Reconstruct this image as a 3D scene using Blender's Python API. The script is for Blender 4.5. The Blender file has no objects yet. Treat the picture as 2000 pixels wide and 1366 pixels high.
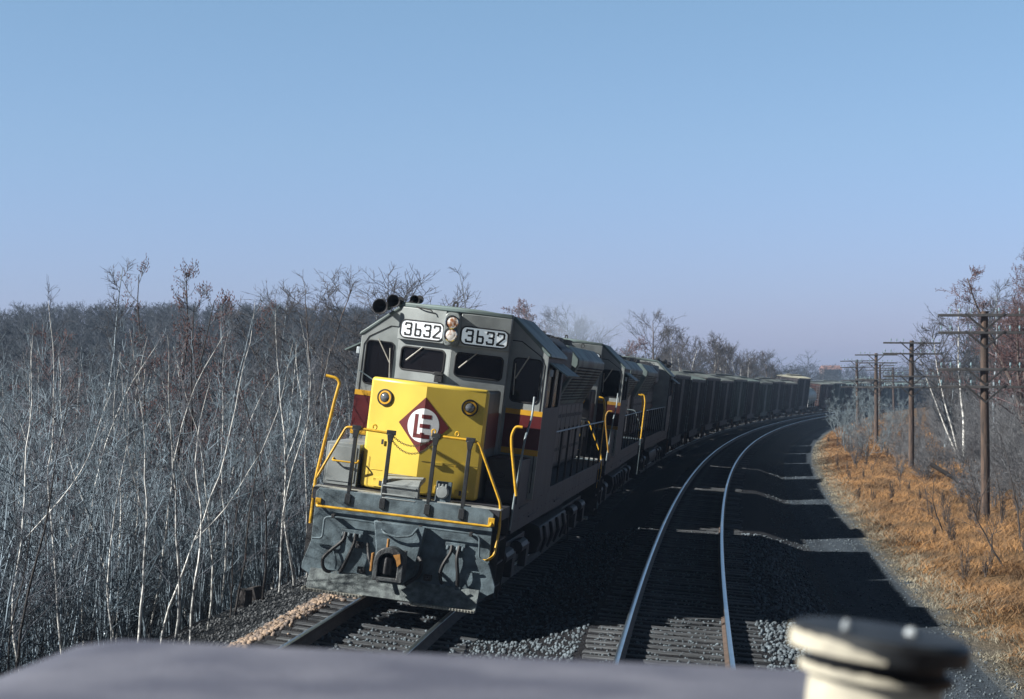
import bpy, bmesh, math, random
import numpy as np
from mathutils import Vector, Matrix, Euler
from mathutils.geometry import tessellate_polygon

R = math.radians
SC = bpy.context.scene
COL = SC.collection

# ------------------------------------------------------------------ camera, sky, sun, exposure
CAM = Vector((0.1072, 0.0, 3.5803)); YAW = 0.08384; PITCH = 0.02112; FPX = 3621.9
cam = bpy.data.cameras.new('camera'); cam_ob = bpy.data.objects.new('camera', cam); COL.objects.link(cam_ob)
cam.sensor_fit = 'HORIZONTAL'; cam.sensor_width = 36.0; cam.lens = FPX / 2000 * 36
cam.clip_start = 0.05; cam.clip_end = 6000
cam_ob.matrix_world = (Matrix.Translation(CAM) @ Matrix.Rotation(YAW, 4, 'Z') @ Matrix.Rotation(math.pi / 2 + PITCH, 4, 'X')
                       @ Matrix.Rotation(-0.00236, 4, 'Z'))
cam.dof.use_dof = True; cam.dof.focus_distance = 30.0; cam.dof.aperture_fstop = 5.6
SC.camera = cam_ob

SUN_EL, SUN_AZ = R(34.5), 0.38
to_sun = Vector((-math.cos(SUN_AZ) * math.cos(SUN_EL), -math.sin(SUN_AZ) * math.cos(SUN_EL), math.sin(SUN_EL)))
w = bpy.data.worlds.new('World'); SC.world = w; w.use_nodes = True
nt = w.node_tree; bg = nt.nodes['Background']
sky = nt.nodes.new('ShaderNodeTexSky'); sky.sky_type = 'NISHITA'; sky.sun_disc = False
sky.sun_elevation = SUN_EL; sky.sun_rotation = math.atan2(to_sun.x, to_sun.y)
sky.air_density = 1.0; sky.dust_density = 0.6; sky.ozone_density = 3.0; sky.altitude = 100
tint = nt.nodes.new('ShaderNodeMix'); tint.data_type = 'RGBA'; tint.blend_type = 'MULTIPLY'; tint.inputs[0].default_value = 1.0
tc = nt.nodes.new('ShaderNodeTexCoord'); sx = nt.nodes.new('ShaderNodeSeparateXYZ'); rp = nt.nodes.new('ShaderNodeValToRGB')
nt.links.new(tc.outputs['Generated'], sx.inputs[0]); nt.links.new(sx.outputs['Z'], rp.inputs[0])
e = rp.color_ramp.elements
e[0].position = 0.0; e[0].color = (0.52, 0.47, 0.88, 1)
e[1].position = 1.0; e[1].color = (0.035, 0.045, 0.05, 1)
for p_, c_ in ((0.05, (0.56, 0.56, 0.84)), (0.13, (0.67, 0.70, 0.81)), (0.22, (0.73, 0.79, 0.80)), (0.30, (0.24, 0.28, 0.29)), (0.46, (0.06, 0.08, 0.09))):
    m_ = e.new(p_); m_.color = (*c_, 1)
nt.links.new(sky.outputs[0], tint.inputs[6]); nt.links.new(rp.outputs[0], tint.inputs[7])
bk = nt.nodes.new('ShaderNodeMapRange'); bk.interpolation_type = 'SMOOTHSTEP'
bk.inputs[1].default_value = -0.6; bk.inputs[2].default_value = 0.7; bk.inputs[3].default_value = 0.28; bk.inputs[4].default_value = 1.0
nt.links.new(sx.outputs['Y'], bk.inputs[0])
deep = nt.nodes.new('ShaderNodeMix'); deep.data_type = 'RGBA'; deep.blend_type = 'MULTIPLY'; deep.inputs[0].default_value = 1.0
nt.links.new(tint.outputs[2], deep.inputs[6]); nt.links.new(bk.outputs[0], deep.inputs[7])
nt.links.new(deep.outputs[2], bg.inputs[0]); bg.inputs[1].default_value = 0.10
sun = bpy.data.lights.new('sun', 'SUN'); sun.energy = 5.0; sun.angle = R(0.5); sun.color = (1.0, 0.97, 0.91)
sun_ob = bpy.data.objects.new('sun', sun); COL.objects.link(sun_ob)
sun_ob.rotation_euler = to_sun.to_track_quat('Z', 'Y').to_euler()
SC.view_settings.view_transform = 'Standard'; SC.view_settings.look = 'None'
SC.view_settings.exposure = 0.80; SC.view_settings.gamma = 1.0
SC.cycles.use_denoising = True
SC.cycles.max_bounces = 6; SC.cycles.diffuse_bounces = 2; SC.cycles.glossy_bounces = 3
SC.cycles.transparent_max_bounces = 8; SC.cycles.volume_bounces = 0

# ------------------------------------------------------------------ helpers
def tag(o, label=None, cat=None, group=None, kind=None):
    if label: o['label'] = label
    if cat: o['category'] = cat
    if group: o['group'] = group
    if kind: o['kind'] = kind
    return o

def empty(name, loc=(0, 0, 0), rot=(0, 0, 0), label=None, cat=None, group=None):
    o = bpy.data.objects.new(name, None); COL.objects.link(o)
    o.location = loc; o.rotation_euler = rot; o.empty_display_size = 0.2
    return tag(o, label, cat, group)

def kids(o): return list(o.children)

def copy_tree(o, parent=None, skip=()):
    c = o.copy(); COL.objects.link(c)
    if parent is not None: c.parent = parent
    for ch in kids(o):
        if ch.name.split('.')[0] not in skip: copy_tree(ch, c, skip)
    return c

MATS = {}
def mat(name, col, rough=0.7, var=0.25, scale=6.0, metal=0.0, bump=0.0, bscale=30.0, col2=None, stretch=None, spec=0.5, coat=0.0, ramp=(0.35, 0.65), detail=6):
    if name in MATS: return MATS[name]
    m = bpy.data.materials.new(name); m.use_nodes = True; t = m.node_tree; b = t.nodes['Principled BSDF']
    b.inputs['Roughness'].default_value = rough; b.inputs['Metallic'].default_value = metal
    b.inputs['Specular IOR Level'].default_value = spec; b.inputs['Coat Weight'].default_value = coat
    tc = t.nodes.new('ShaderNodeTexCoord'); mp = t.nodes.new('ShaderNodeMapping')
    t.links.new(tc.outputs['Object'], mp.inputs[0])
    if stretch: mp.inputs['Scale'].default_value = stretch
    n = t.nodes.new('ShaderNodeTexNoise'); n.inputs['Scale'].default_value = scale; n.inputs['Detail'].default_value = detail
    t.links.new(mp.outputs[0], n.inputs[0])
    cr = t.nodes.new('ShaderNodeValToRGB'); cr.color_ramp.elements[0].position = ramp[0]; cr.color_ramp.elements[1].position = ramp[1]
    c2 = col2 or tuple(c * (1 - var) for c in col)
    cr.color_ramp.elements[0].color = (*c2, 1); cr.color_ramp.elements[1].color = (*col, 1)
    t.links.new(n.outputs['Fac'], cr.inputs[0]); t.links.new(cr.outputs[0], b.inputs['Base Color'])
    if bump:
        n2 = t.nodes.new('ShaderNodeTexNoise'); n2.inputs['Scale'].default_value = bscale; n2.inputs['Detail'].default_value = 5
        t.links.new(mp.outputs[0], n2.inputs[0])
        bp = t.nodes.new('ShaderNodeBump'); bp.inputs['Strength'].default_value = bump; bp.inputs['Distance'].default_value = 0.05
        t.links.new(n2.outputs['Fac'], bp.inputs['Height']); t.links.new(bp.outputs[0], b.inputs['Normal'])
    MATS[name] = m
    return m

def npmesh(name, V, F, m, parent=None, smooth=False, mats=None, midx=None):
    V = np.asarray(V, np.float32); F = np.asarray(F, np.int32); k = F.shape[1]
    me = bpy.data.meshes.new(name)
    me.vertices.add(len(V)); me.vertices.foreach_set('co', V.ravel())
    me.loops.add(F.size); me.loops.foreach_set('vertex_index', F.ravel())
    me.polygons.add(len(F)); me.polygons.foreach_set('loop_start', np.arange(0, F.size, k, dtype=np.int32))
    if midx is not None: me.polygons.foreach_set('material_index', np.asarray(midx, np.int32))
    me.update(calc_edges=True)
    if smooth: me.shade_smooth()
    for q in (mats or [m]): me.materials.append(q)
    o = bpy.data.objects.new(name, me); COL.objects.link(o)
    if parent is not None: o.parent = parent
    return o

class MB:
    def __init__(s): s.v = []; s.f = []; s.mi = []; s.cur = 0
    def add(s, vs, fs):
        b = len(s.v); s.v += [tuple(v) for v in vs]
        for f in fs: s.f.append([b + i for i in f]); s.mi.append(s.cur)
        return s
    def box(s, x0, x1, y0, y1, z0, z1, M=None):
        vs = [Vector((x, y, z)) for z in (z0, z1) for y in (y0, y1) for x in (x0, x1)]
        if M is not None: vs = [M @ v for v in vs]
        return s.add(vs, [(0, 2, 3, 1), (4, 5, 7, 6), (0, 1, 5, 4), (2, 6, 7, 3), (0, 4, 6, 2), (1, 3, 7, 5)])
    def tube(s, pts, r, n=8, cap=True, rr=None):
        pts = [Vector(p) for p in pts]; rings = []; prev = None
        for i, p in enumerate(pts):
            a = pts[max(i - 1, 0)]; b = pts[min(i + 1, len(pts) - 1)]; d = (b - a)
            d = d.normalized() if d.length > 1e-9 else Vector((0, 0, 1))
            if prev is None:
                u = d.orthogonal().normalized()
            else:
                u = (prev - d * prev.dot(d)).normalized()
            prev = u; v = d.cross(u); q = rr[i] if rr else r
            rings.append([p + (u * math.cos(2 * math.pi * k / n) + v * math.sin(2 * math.pi * k / n)) * q for k in range(n)])
        vs = [v for g in rings for v in g]; fs = []
        for i in range(len(pts) - 1):
            for k in range(n):
                fs.append((i * n + k, i * n + (k + 1) % n, (i + 1) * n + (k + 1) % n, (i + 1) * n + k))
        if cap:
            fs.append(tuple(reversed(range(n)))); fs.append(tuple((len(pts) - 1) * n + k for k in range(n)))
        return s.add(vs, fs)
    def bend(s, pts, r, n=8, rad=0.06):
        """tube with rounded corners"""
        pts = [Vector(p) for p in pts]; out = [pts[0]]
        for i in range(1, len(pts) - 1):
            a, b, c = pts[i - 1], pts[i], pts[i + 1]
            d0, d1 = (a - b), (c - b); k = min(rad, d0.length * 0.45, d1.length * 0.45)
            p0 = b + d0.normalized() * k; p1 = b + d1.normalized() * k
            for t in (0, .25, .5, .75, 1): out.append(p0 * (1 - t) ** 2 + b * 2 * t * (1 - t) + p1 * t * t)
        out.append(pts[-1])
        return s.tube(out, r, n)
    def lathe(s, prof, o=(0, 0, 0), d=(0, 0, 1), n=20, cap=True):
        o = Vector(o); d = Vector(d).normalized(); u = d.orthogonal().normalized(); v = d.cross(u); vs = []; fs = []
        for (r, h) in prof:
            for k in range(n):
                a = 2 * math.pi * k / n; vs.append(o + d * h + (u * math.cos(a) + v * math.sin(a)) * r)
        for i in range(len(prof) - 1):
            for k in range(n):
                fs.append((i * n + k, i * n + (k + 1) % n, (i + 1) * n + (k + 1) % n, (i + 1) * n + k))
        if cap:
            fs.append(tuple(reversed(range(n)))); fs.append(tuple((len(prof) - 1) * n + k for k in range(n)))
        return s.add(vs, fs)
    def prism(s, poly, f0, f1):
        """poly of 2-D points; f0/f1 map a 2-D point to the two ends"""
        n = len(poly); vs = [f0(p) for p in poly] + [f1(p) for p in poly]
        fs = [tuple(range(n)), tuple(range(2 * n - 1, n - 1, -1))]
        for i in range(n):
            j = (i + 1) % n; fs.append((i, n + i, n + j, j))
        return s.add(vs, fs)
    def plate(s, outer, holes, fmap, nrm, th):
        """flat sheet with holes; fmap: 2-D -> 3-D, nrm: 3-D offset direction of the back"""
        loops = [outer] + list(holes); flat = [p for l in loops for p in l]
        tris = tessellate_polygon([[Vector((p[0], p[1], 0)) for p in l] for l in loops])
        n = len(flat); nv = Vector(nrm) * th
        A = [Vector(fmap(p)) for p in flat]; B = [a + nv for a in A]
        fs = [tuple(t) for t in tris] + [tuple(n + i for i in reversed(t)) for t in tris]
        st = 0
        for l in loops:
            k = len(l)
            for i in range(k):
                j = (i + 1) % k; fs.append((st + i, st + j, n + st + j, n + st + i))
            st += k
        return s.add(A + B, fs)
    def build(s, name, m, parent=None, bevel=0.0, seg=2, smooth=False, fix=True, ang=35):
        me = bpy.data.meshes.new(name); me.from_pydata([tuple(v) for v in s.v], [], s.f)
        ms = m if isinstance(m, (list, tuple)) else [m]
        for q in ms: me.materials.append(q)
        if len(ms) > 1: me.polygons.foreach_set('material_index', s.mi)
        if fix:
            bm = bmesh.new(); bm.from_mesh(me); bmesh.ops.recalc_face_normals(bm, faces=bm.faces[:]); bm.to_mesh(me); bm.free()
        me.update()
        o = bpy.data.objects.new(name, me); COL.objects.link(o)
        if parent is not None: o.parent = parent
        if bevel:
            b = o.modifiers.new('bevel', 'BEVEL'); b.width = bevel; b.segments = seg; b.limit_method = 'ANGLE'; b.angle_limit = R(40)
            b.harden_normals = False
        if smooth or bevel:
            try: me.shade_auto_smooth(use_auto_smooth=True, angle=R(ang))
            except Exception:
                me.shade_smooth(); me.set_sharp_from_angle(angle=R(ang))
        return o

def rr(x0, x1, z0, z1, r, n=4):
    p = []
    for cx, cz, a0 in ((x1 - r, z0 + r, -90), (x1 - r, z1 - r, 0), (x0 + r, z1 - r, 90), (x0 + r, z0 + r, 180)):
        for k in range(n + 1):
            a = R(a0 + 90 * k / n); p.append((cx + r * math.cos(a), cz + r * math.sin(a)))
    return p

# ------------------------------------------------------------------ track alignment (s along, o to the right of the right-hand track)
_ds = 0.25; _S = np.arange(-60, 1600, _ds)
_k = np.clip(0.00060684 + 7.3755e-7 * _S, 0.00056, 0.00098); _k[_S > 620] = 0.0
_th = np.cumsum(_k) * _ds; _th -= _th[np.searchsorted(_S, 0)]
_X = np.cumsum(np.sin(_th)) * _ds; _Y = np.cumsum(np.cos(_th)) * _ds
_i0 = np.searchsorted(_S, 0); _X -= _X[_i0]; _Y -= _Y[_i0]
def W(s, o):
    s = np.asarray(s, float); x = np.interp(s, _S, _X); y = np.interp(s, _S, _Y); t = np.interp(s, _S, _th)
    return x + o * np.cos(t), y - o * np.sin(t)
def TH(s): return float(np.interp(s, _S, _th))
def sm(x, a, b):
    t = np.clip((np.asarray(x, float) - a) / (b - a), 0, 1); return t * t * (3 - 2 * t)
def oL(s): return -4.369 + 0.32 * sm(s, 28, 47)          # left-hand track centre
CR, CL, ZL = 0.0789, 0.1232, 0.1165                      # cants and rail height of the left-hand track
def so_of(x, y):
    d = (_X - x) ** 2 + (_Y - y) ** 2; i = int(d.argmin()); t = _th[i]
    return float(_S[i]), float((x - _X[i]) * math.cos(t) - (y - _Y[i]) * math.sin(t))

def vnoise(x, y, f, seed):
    x = np.asarray(x, float) * f; y = np.asarray(y, float) * f
    xi = np.floor(x).astype(np.int64); yi = np.floor(y).astype(np.int64); fx = x - xi; fy = y - yi
    def h(a, b):
        n = (a * 374761393 + b * 668265263 + seed * 974634777) & 0x7fffffff
        n = ((n ^ (n >> 13)) * 1274126177) & 0x7fffffff
        return ((n ^ (n >> 16)) & 0xffff) / 65535.0
    u = fx * fx * (3 - 2 * fx); v = fy * fy * (3 - 2 * fy)
    return (h(xi, yi) * (1 - u) + h(xi + 1, yi) * u) * (1 - v) + (h(xi, yi + 1) * (1 - u) + h(xi + 1, yi + 1) * u) * v - 0.5

P_O = np.array([-600, -200, -60, -20, -13.5, -9.6, -8.9, -8.2, -7.0, -6.35, -5.75, -2.85, -2.2, -1.35, 1.35, 1.85, 2.9, 3.2, 4.6, 5.6, 7.5, 10, 16, 40, 600.])
P_Z = np.array([-2, -2.6, -3.0, -3.2, -3.0, -1.05, -.80, -.66, -.42, -.12, .08, -.30, -.30, -.11, -.32, -.36, -.74, -.76, -.74, -.68, -.70, -.84, -.62, 0.2, 1.0])
def ZG(s, o):
    s = np.asarray(s, float); o = np.asarray(o, float)
    z = np.interp(o, P_O, P_Z)
    z = z + 0.95 * sm(s, 105, 215) * sm(o, 4.6, 8.0)                         # grassy rise inside the curve
    z = z - 0.35 * sm(o, 11, 16) * sm(s, 20, 60) * (1 - sm(s, 60, 120))
    x, y = W(s, o)
    far = np.clip((np.abs(o) - 9) / 10, 0, 1)
    z = z + far * (vnoise(x, y, .12, 3) * .7 + vnoise(x, y, .03, 4) * 1.5)
    z = z + 13.0 * np.exp(-((x + 72) / 80) ** 2 - ((y - 290) / 75) ** 2) * sm(-o, 15, 40)
    z = z + 4.0 * sm(s, 420, 700) * sm(np.abs(o), 15, 60)
    rough = sm(o, 4.4, 5.5) + sm(-o, 8.6, 9.4)
    z = z + rough * (vnoise(x, y, .8, 5) * .16 + vnoise(x, y, 2.3, 6) * .07)
    return z
def on_ground(s, o):
    x, y = W(s, o); return Vector((float(x), float(y), float(ZG(s, o))))
def at(px, D):
    """a ground point at camera depth D in the direction of photo column px"""
    u = (px - 1000) / FPX * D
    x = CAM.x + u * math.cos(YAW) - D * math.sin(YAW); y = u * math.sin(YAW) + D * math.cos(YAW)
    s, o = so_of(x, y); return Vector((x, y, float(ZG(s, o))))

# ------------------------------------------------------------------ materials
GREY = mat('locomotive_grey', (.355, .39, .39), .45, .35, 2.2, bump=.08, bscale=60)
DGREY = mat('pilot_grey', (.15, .205, .235), .6, .5, 5, bump=.15, bscale=40, col2=(.055, .078, .092), detail=10)
SHADEGREY = mat('shaded_side_grey', (.036, .038, .048), .6, .4, 3, bump=.1, bscale=50, col2=(.02, .02, .026), stretch=(1, 1, .25))  # locomotive grey darkened so the colour carries the shade on its sides
MAROON = mat('maroon_paint', (.12, .016, .018), .4, .3, 3)
YEL = mat('yellow_paint', (.80, .59, .085), .40, .3, 1.3, coat=.1, col2=(.65, .46, .065), detail=9)
YEL2 = mat('yellow_stripe', (.78, .42, .03), .45, .2, 4)
RAILY = mat('yellow_rail_paint', (.80, .46, .035), .4, .3, 14)
WHITE = mat('white_paint', (.82, .85, .86), .5, .06, 5)
BLACK = mat('black_rubber', (.018, .018, .02), .6, .3, 10)
IRON = mat('dark_iron', (.045, .045, .048), .55, .5, 8, bump=.2, bscale=40)
RUST = mat('rusty_steel', (.16, .085, .045), .8, .5, 9, bump=.2)
ORANGE = mat('rust_orange', (.42, .20, .045), .7, .3, 20)
GLASS = None
def glass():
    m = bpy.data.materials.new('dark_window_glass'); m.use_nodes = True; t = m.node_tree; b = t.nodes['Principled BSDF']
    b.inputs['Base Color'].default_value = (.012, .010, .012, 1); b.inputs['Roughness'].default_value = .06
    b.inputs['Specular IOR Level'].default_value = .5
    tr = t.nodes.new('ShaderNodeBsdfTransparent'); mx = t.nodes.new('ShaderNodeMixShader'); mx.inputs[0].default_value = .55
    tr.inputs[0].default_value = (.55, .55, .55, 1)
    t.links.new(tr.outputs[0], mx.inputs[1]); t.links.new(b.outputs[0], mx.inputs[2]); t.links.new(mx.outputs[0], t.nodes['Material Output'].inputs[0])
    return m
GLASS = glass()
CHROME = mat('reflector', (.85, .83, .80), .12, .05, 8, metal=1.0)
LENS = mat('lamp_lens', (.30, .32, .34), .12, .2, 12, metal=.6)
GREENROOF = mat('weathered_roof', (.20, .27, .265), .55, .4, 1.3, col2=(.09, .115, .115))
WOODTIE = mat('weathered_tie_wood', (.11, .12, .13), .85, .5, 5, bump=.5, bscale=20, col2=(.03, .032, .036), stretch=(.5, 6, 6))
RAILHEAD = mat('polished_rail', (.60, .70, .74), .30, .12, 3, metal=1.0)
RAILWEB = mat('rusty_rail', (.10, .07, .055), .8, .4, 6)
POLEW = mat('pole_wood', (.12, .08, .06), .85, .5, 3, bump=.4, bscale=30, col2=(.035, .028, .026), stretch=(5, 5, .5))
ARMW = mat('crossarm_wood', (.075, .075, .08), .85, .4, 6)
INSUL = mat('insulator_glass', (.22, .32, .36), .15, .2, 9)
CABIN = mat('cab_interior', (.10, .12, .115), .7, .3, 4)

# ------------------------------------------------------------------ ground
def strip(name, m, olist, slist, kind='structure'):
    o = np.array(olist); s = np.array(slist); SS, OO = np.meshgrid(s, o, indexing='ij')
    x, y = W(SS, OO); z = ZG(SS, OO)
    V = np.stack([x, y, z], -1).reshape(-1, 3); n = len(o); i = np.arange(len(s) - 1)[:, None] * n + np.arange(n - 1)[None]
    F = np.stack([i, i + 1, i + n + 1, i + n], -1).reshape(-1, 4)
    ob = npmesh(name, V, F, m, smooth=True)
    uv = ob.data.uv_layers.new(name='track'); UV = np.stack([SS, OO], -1).reshape(-1, 2)
    li = np.empty(len(ob.data.loops), np.int32); ob.data.loops.foreach_get('vertex_index', li)
    uv.data.foreach_set('uv', UV[li].astype(np.float32).ravel())
    return tag(ob, kind=kind)

def zone_mat(name, stops, rough, scale, bump, bscale, contrast=.5, seed=0, fine=40.0):
    """ground material: base colour by lateral position (real change of surface), broken up by noise"""
    m = bpy.data.materials.new(name); m.use_nodes = True; t = m.node_tree; b = t.nodes['Principled BSDF']
    b.inputs['Roughness'].default_value = rough; b.inputs['Specular IOR Level'].default_value = .2
    uv = t.nodes.new('ShaderNodeUVMap'); uv.uv_map = 'track'
    sp = t.nodes.new('ShaderNodeSeparateXYZ'); t.links.new(uv.outputs[0], sp.inputs[0])
    tc = t.nodes.new('ShaderNodeTexCoord')
    n = t.nodes.new('ShaderNodeTexNoise'); n.inputs['Scale'].default_value = scale; n.inputs['Detail'].default_value = 8
    t.links.new(tc.outputs['Object'], n.inputs[0])
    j = t.nodes.new('ShaderNodeMath'); j.operation = 'MULTIPLY_ADD'; j.inputs[1].default_value = contrast
    t.links.new(n.outputs['Fac'], j.inputs[0]); t.links.new(sp.outputs['Y'], j.inputs[2])
    o0, o1 = stops[0][0], stops[-1][0]
    mr = t.nodes.new('ShaderNodeMapRange'); mr.inputs[1].default_value = o0 + contrast / 2; mr.inputs[2].default_value = o1 + contrast / 2
    t.links.new(j.outputs[0], mr.inputs[0])
    cr = t.nodes.new('ShaderNodeValToRGB'); el = cr.color_ramp.elements
    while len(el) < len(stops): el.new(.5)
    for e_, (o, c) in zip(el, stops): e_.position = (o - o0) / (o1 - o0); e_.color = (*c, 1)
    t.links.new(mr.outputs[0], cr.inputs[0])
    n2 = t.nodes.new('ShaderNodeTexVoronoi'); n2.inputs['Scale'].default_value = fine
    t.links.new(tc.outputs['Object'], n2.inputs[0])
    n3 = t.nodes.new('ShaderNodeTexNoise'); n3.inputs['Scale'].default_value = fine * .35; n3.inputs['Detail'].default_value = 6
    t.links.new(tc.outputs['Object'], n3.inputs[0])
    mr2 = t.nodes.new('ShaderNodeMapRange'); mr2.inputs[1].default_value = .3; mr2.inputs[2].default_value = .7; mr2.inputs[3].default_value = .45; mr2.inputs[4].default_value = 1.35
    t.links.new(n3.outputs['Fac'], mr2.inputs[0])
    mx = t.nodes.new('ShaderNodeMix'); mx.data_type = 'RGBA'; mx.blend_type = 'MULTIPLY'; mx.inputs[0].default_value = 1
    t.links.new(cr.outputs[0], mx.inputs[6]); t.links.new(mr2.outputs[0], mx.inputs[7]); t.links.new(mx.outputs[2], b.inputs['Base Color'])
    bp = t.nodes.new('ShaderNodeBump'); bp.inputs['Strength'].default_value = bump; bp.inputs['Distance'].default_value = .06
    t.links.new(n2.outputs['Distance'], bp.inputs['Height']); t.links.new(bp.outputs[0], b.inputs['Normal'])
    return m

sl = np.unique(np.concatenate([np.arange(-20, 16, 4), np.arange(16, 70, .5), np.arange(70, 180, 1.5), np.arange(180, 420, 6), np.arange(420, 1500, 30)]).round(3))
LEAF = zone_mat('leaf_litter', [(-60, (.02, .02, .023)), (-14, (.022, .022, .025)), (-9.4, (.024, .026, .03)), (-8.7, (.036, .043, .05))], .9, .7, .6, 14, .8)
BED = zone_mat('cinder_ballast', [(-8.7, (.040, .046, .052)), (-7.2, (.040, .046, .052)), (-6.5, (.06, .06, .06)), (-5.7, (.035, .035, .038)), (-2, (.022, .022, .026)), (1.4, (.022, .023, .027)), (2.6, (.03, .032, .038)), (3.1, (.055, .062, .07))], .9, 1.5, .9, 30, .35)
PATHM = zone_mat('grey_gravel_road', [(3.0, (.05, .066, .085)), (3.45, (.040, .052, .066)), (3.62, (.062, .08, .10)), (4.1, (.058, .075, .095)), (4.35, (.036, .048, .062)), (4.75, (.068, .084, .10))], .9, 2.0, .5, 30, .18)
FIELD = zone_mat('dry_grass_ground', [(4.6, (.09, .10, .105)), (5.1, (.13, .11, .08)), (5.9, (.17, .105, .05)), (14, (.15, .095, .05)), (30, (.08, .07, .06))], .95, .9, .6, 12, 1.2)
strip('ground', LEAF, np.unique(np.concatenate([[-600, -450, -320, -250], np.arange(-200, -60, 12), np.arange(-60, -20, 4), np.arange(-20, -8.6, .8), [-8.7]]).round(3)), sl)
strip('trackbed', BED, [-8.7, -8.2, -7.6, -7.0, -6.65, -6.35, -6.05, -5.75, -5.2, -4.3, -3.4, -2.85, -2.5, -2.2, -1.8, -1.35, -.7, 0, .7, 1.35, 1.6, 1.85, 2.2, 2.55, 2.9, 3.1], sl)
strip('path', PATHM, [3.1, 3.3, 3.5, 3.7, 3.9, 4.1, 4.3, 4.6], sl)
strip('field', FIELD, np.unique(np.concatenate([np.arange(4.6, 14, .6), np.arange(14, 40, 2.5), np.arange(40, 200, 15), [240, 320, 420, 600]]).round(3)), sl)

# ------------------------------------------------------------------ track: rails and ties
def rail_obj(ofun, s0, s1, dz, label):
    prof = [(-.07, -.18), (.07, -.18), (.07, -.165), (.012, -.14), (.012, -.045), (.037, -.036), (.037, -.006), (.030, 0), (-.030, 0), (-.037, -.006), (-.037, -.036), (-.012, -.045), (-.012, -.14), (-.07, -.165)]
    ss = np.unique(np.concatenate([np.arange(s0, 120, 1.0), np.arange(120, s1, 4.0)])); n = len(prof); V = []; F = []; mi = []
    for s in ss:
        oc, zc, c = ofun(s)
        for (u, z) in prof:
            o = oc + u * math.cos(c) + z * math.sin(c); zz = zc - u * math.sin(c) + z * math.cos(c)
            x, y = W(s, o); V.append((float(x), float(y), zz))
    for i in range(len(ss) - 1):
        for k in range(n):
            F.append((i * n + k, i * n + (k + 1) % n, (i + 1) * n + (k + 1) % n, (i + 1) * n + k)); mi.append(0 if k in (6, 7, 8) else 1)
    o = npmesh('rail', V, F, None, mats=[RAILHEAD, RAILWEB], midx=mi)
    bm = bmesh.new(); bm.from_mesh(o.data); bmesh.ops.recalc_face_normals(bm, faces=bm.faces[:]); bm.to_mesh(o.data); bm.free()
    return tag(o, label, 'rail', 'running rails of the two tracks')
def rR(side): return lambda s: (side * .755 * math.cos(CR), -side * .755 * math.sin(CR), CR)
def rL(side): return lambda s: (float(oL(s)) + side * .755 * math.cos(CL), ZL - side * .755 * math.sin(CL), CL)
rail_obj(rR(-1), -15, 620, 0, 'left rail of the empty right hand track, polished pale head')
rail_obj(rR(1), -15, 620, 0, 'right rail of the empty right hand track, nearest the gravel road')
rail_obj(rL(-1), -15, 620, 0, 'outer rail of the train\'s track, beside the tan stones')
rail_obj(rL(1), -15, 620, 0, 'inner rail of the train\'s track, under the locomotive\'s right wheels')

rng = np.random.default_rng(5)
tie_me = []
for k in range(5):
    b = MB(); b.box(-1.3, 1.3, -.115, .115, -.17, 0)
    vs = []
    for v in b.v: vs.append((v[0] + rng.normal(0, .02), v[1] + rng.normal(0, .008), v[2] + (rng.normal(0, .006) if v[2] > -.1 else 0)))
    b.v = vs; o = b.build('wooden_tie', WOODTIE, bevel=.012, seg=1); tie_me.append(o)
def place_ties(side, s0, s1, label, group, first):
    s = s0; i = 0
    while s < s1:
        o = first[i % 5] if i < 5 and first[i % 5] is not None else tie_me[i % 5].copy()
        if o.name not in COL.objects: COL.objects.link(o)
        if i < 5: first[i] = None
        if side == 0: oc, z, c = 0.0, 0.0, CR
        else: oc, z, c = float(oL(s)), ZL, CL
        x, y = W(s, oc + rng.normal(0, .03)); o.location = (float(x), float(y), z - .19)
        o.rotation_euler = Euler((0, c, -TH(s) + rng.normal(0, .012)), 'XYZ'); o.rotation_mode = 'XYZ'
        tag(o, label, 'railway tie', group); s += .53 + rng.normal(0, .02); i += 1
    return s
firsts = list(tie_me)
sR = place_ties(0, 19, 138, 'weathered grey wooden tie under the empty right hand track', 'ties under the right hand track', firsts)
sL = place_ties(1, 19, 55, 'weathered grey wooden tie under the track the train runs on', 'ties under the train\'s track', [None] * 5)
b = MB()
for side, s0 in ((0, sR), (1, sL)):
    s = s0
    while s < 330:
        oc, z, c = (0.0, 0.0, CR) if side == 0 else (float(oL(s)), ZL, CL)
        x, y = W(s, oc); M = Matrix.Translation((float(x), float(y), z - .19)) @ Matrix.Rotation(-TH(s), 4, 'Z') @ Matrix.Rotation(c, 4, 'Y')
        b.box(-1.3, 1.3, -.115, .115, -.17, 0, M); s += .55
tag(b.build('distant_ties', WOODTIE, fix=False), 'far off wooden ties running on round the curve', 'railway ties', kind='stuff')

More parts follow.
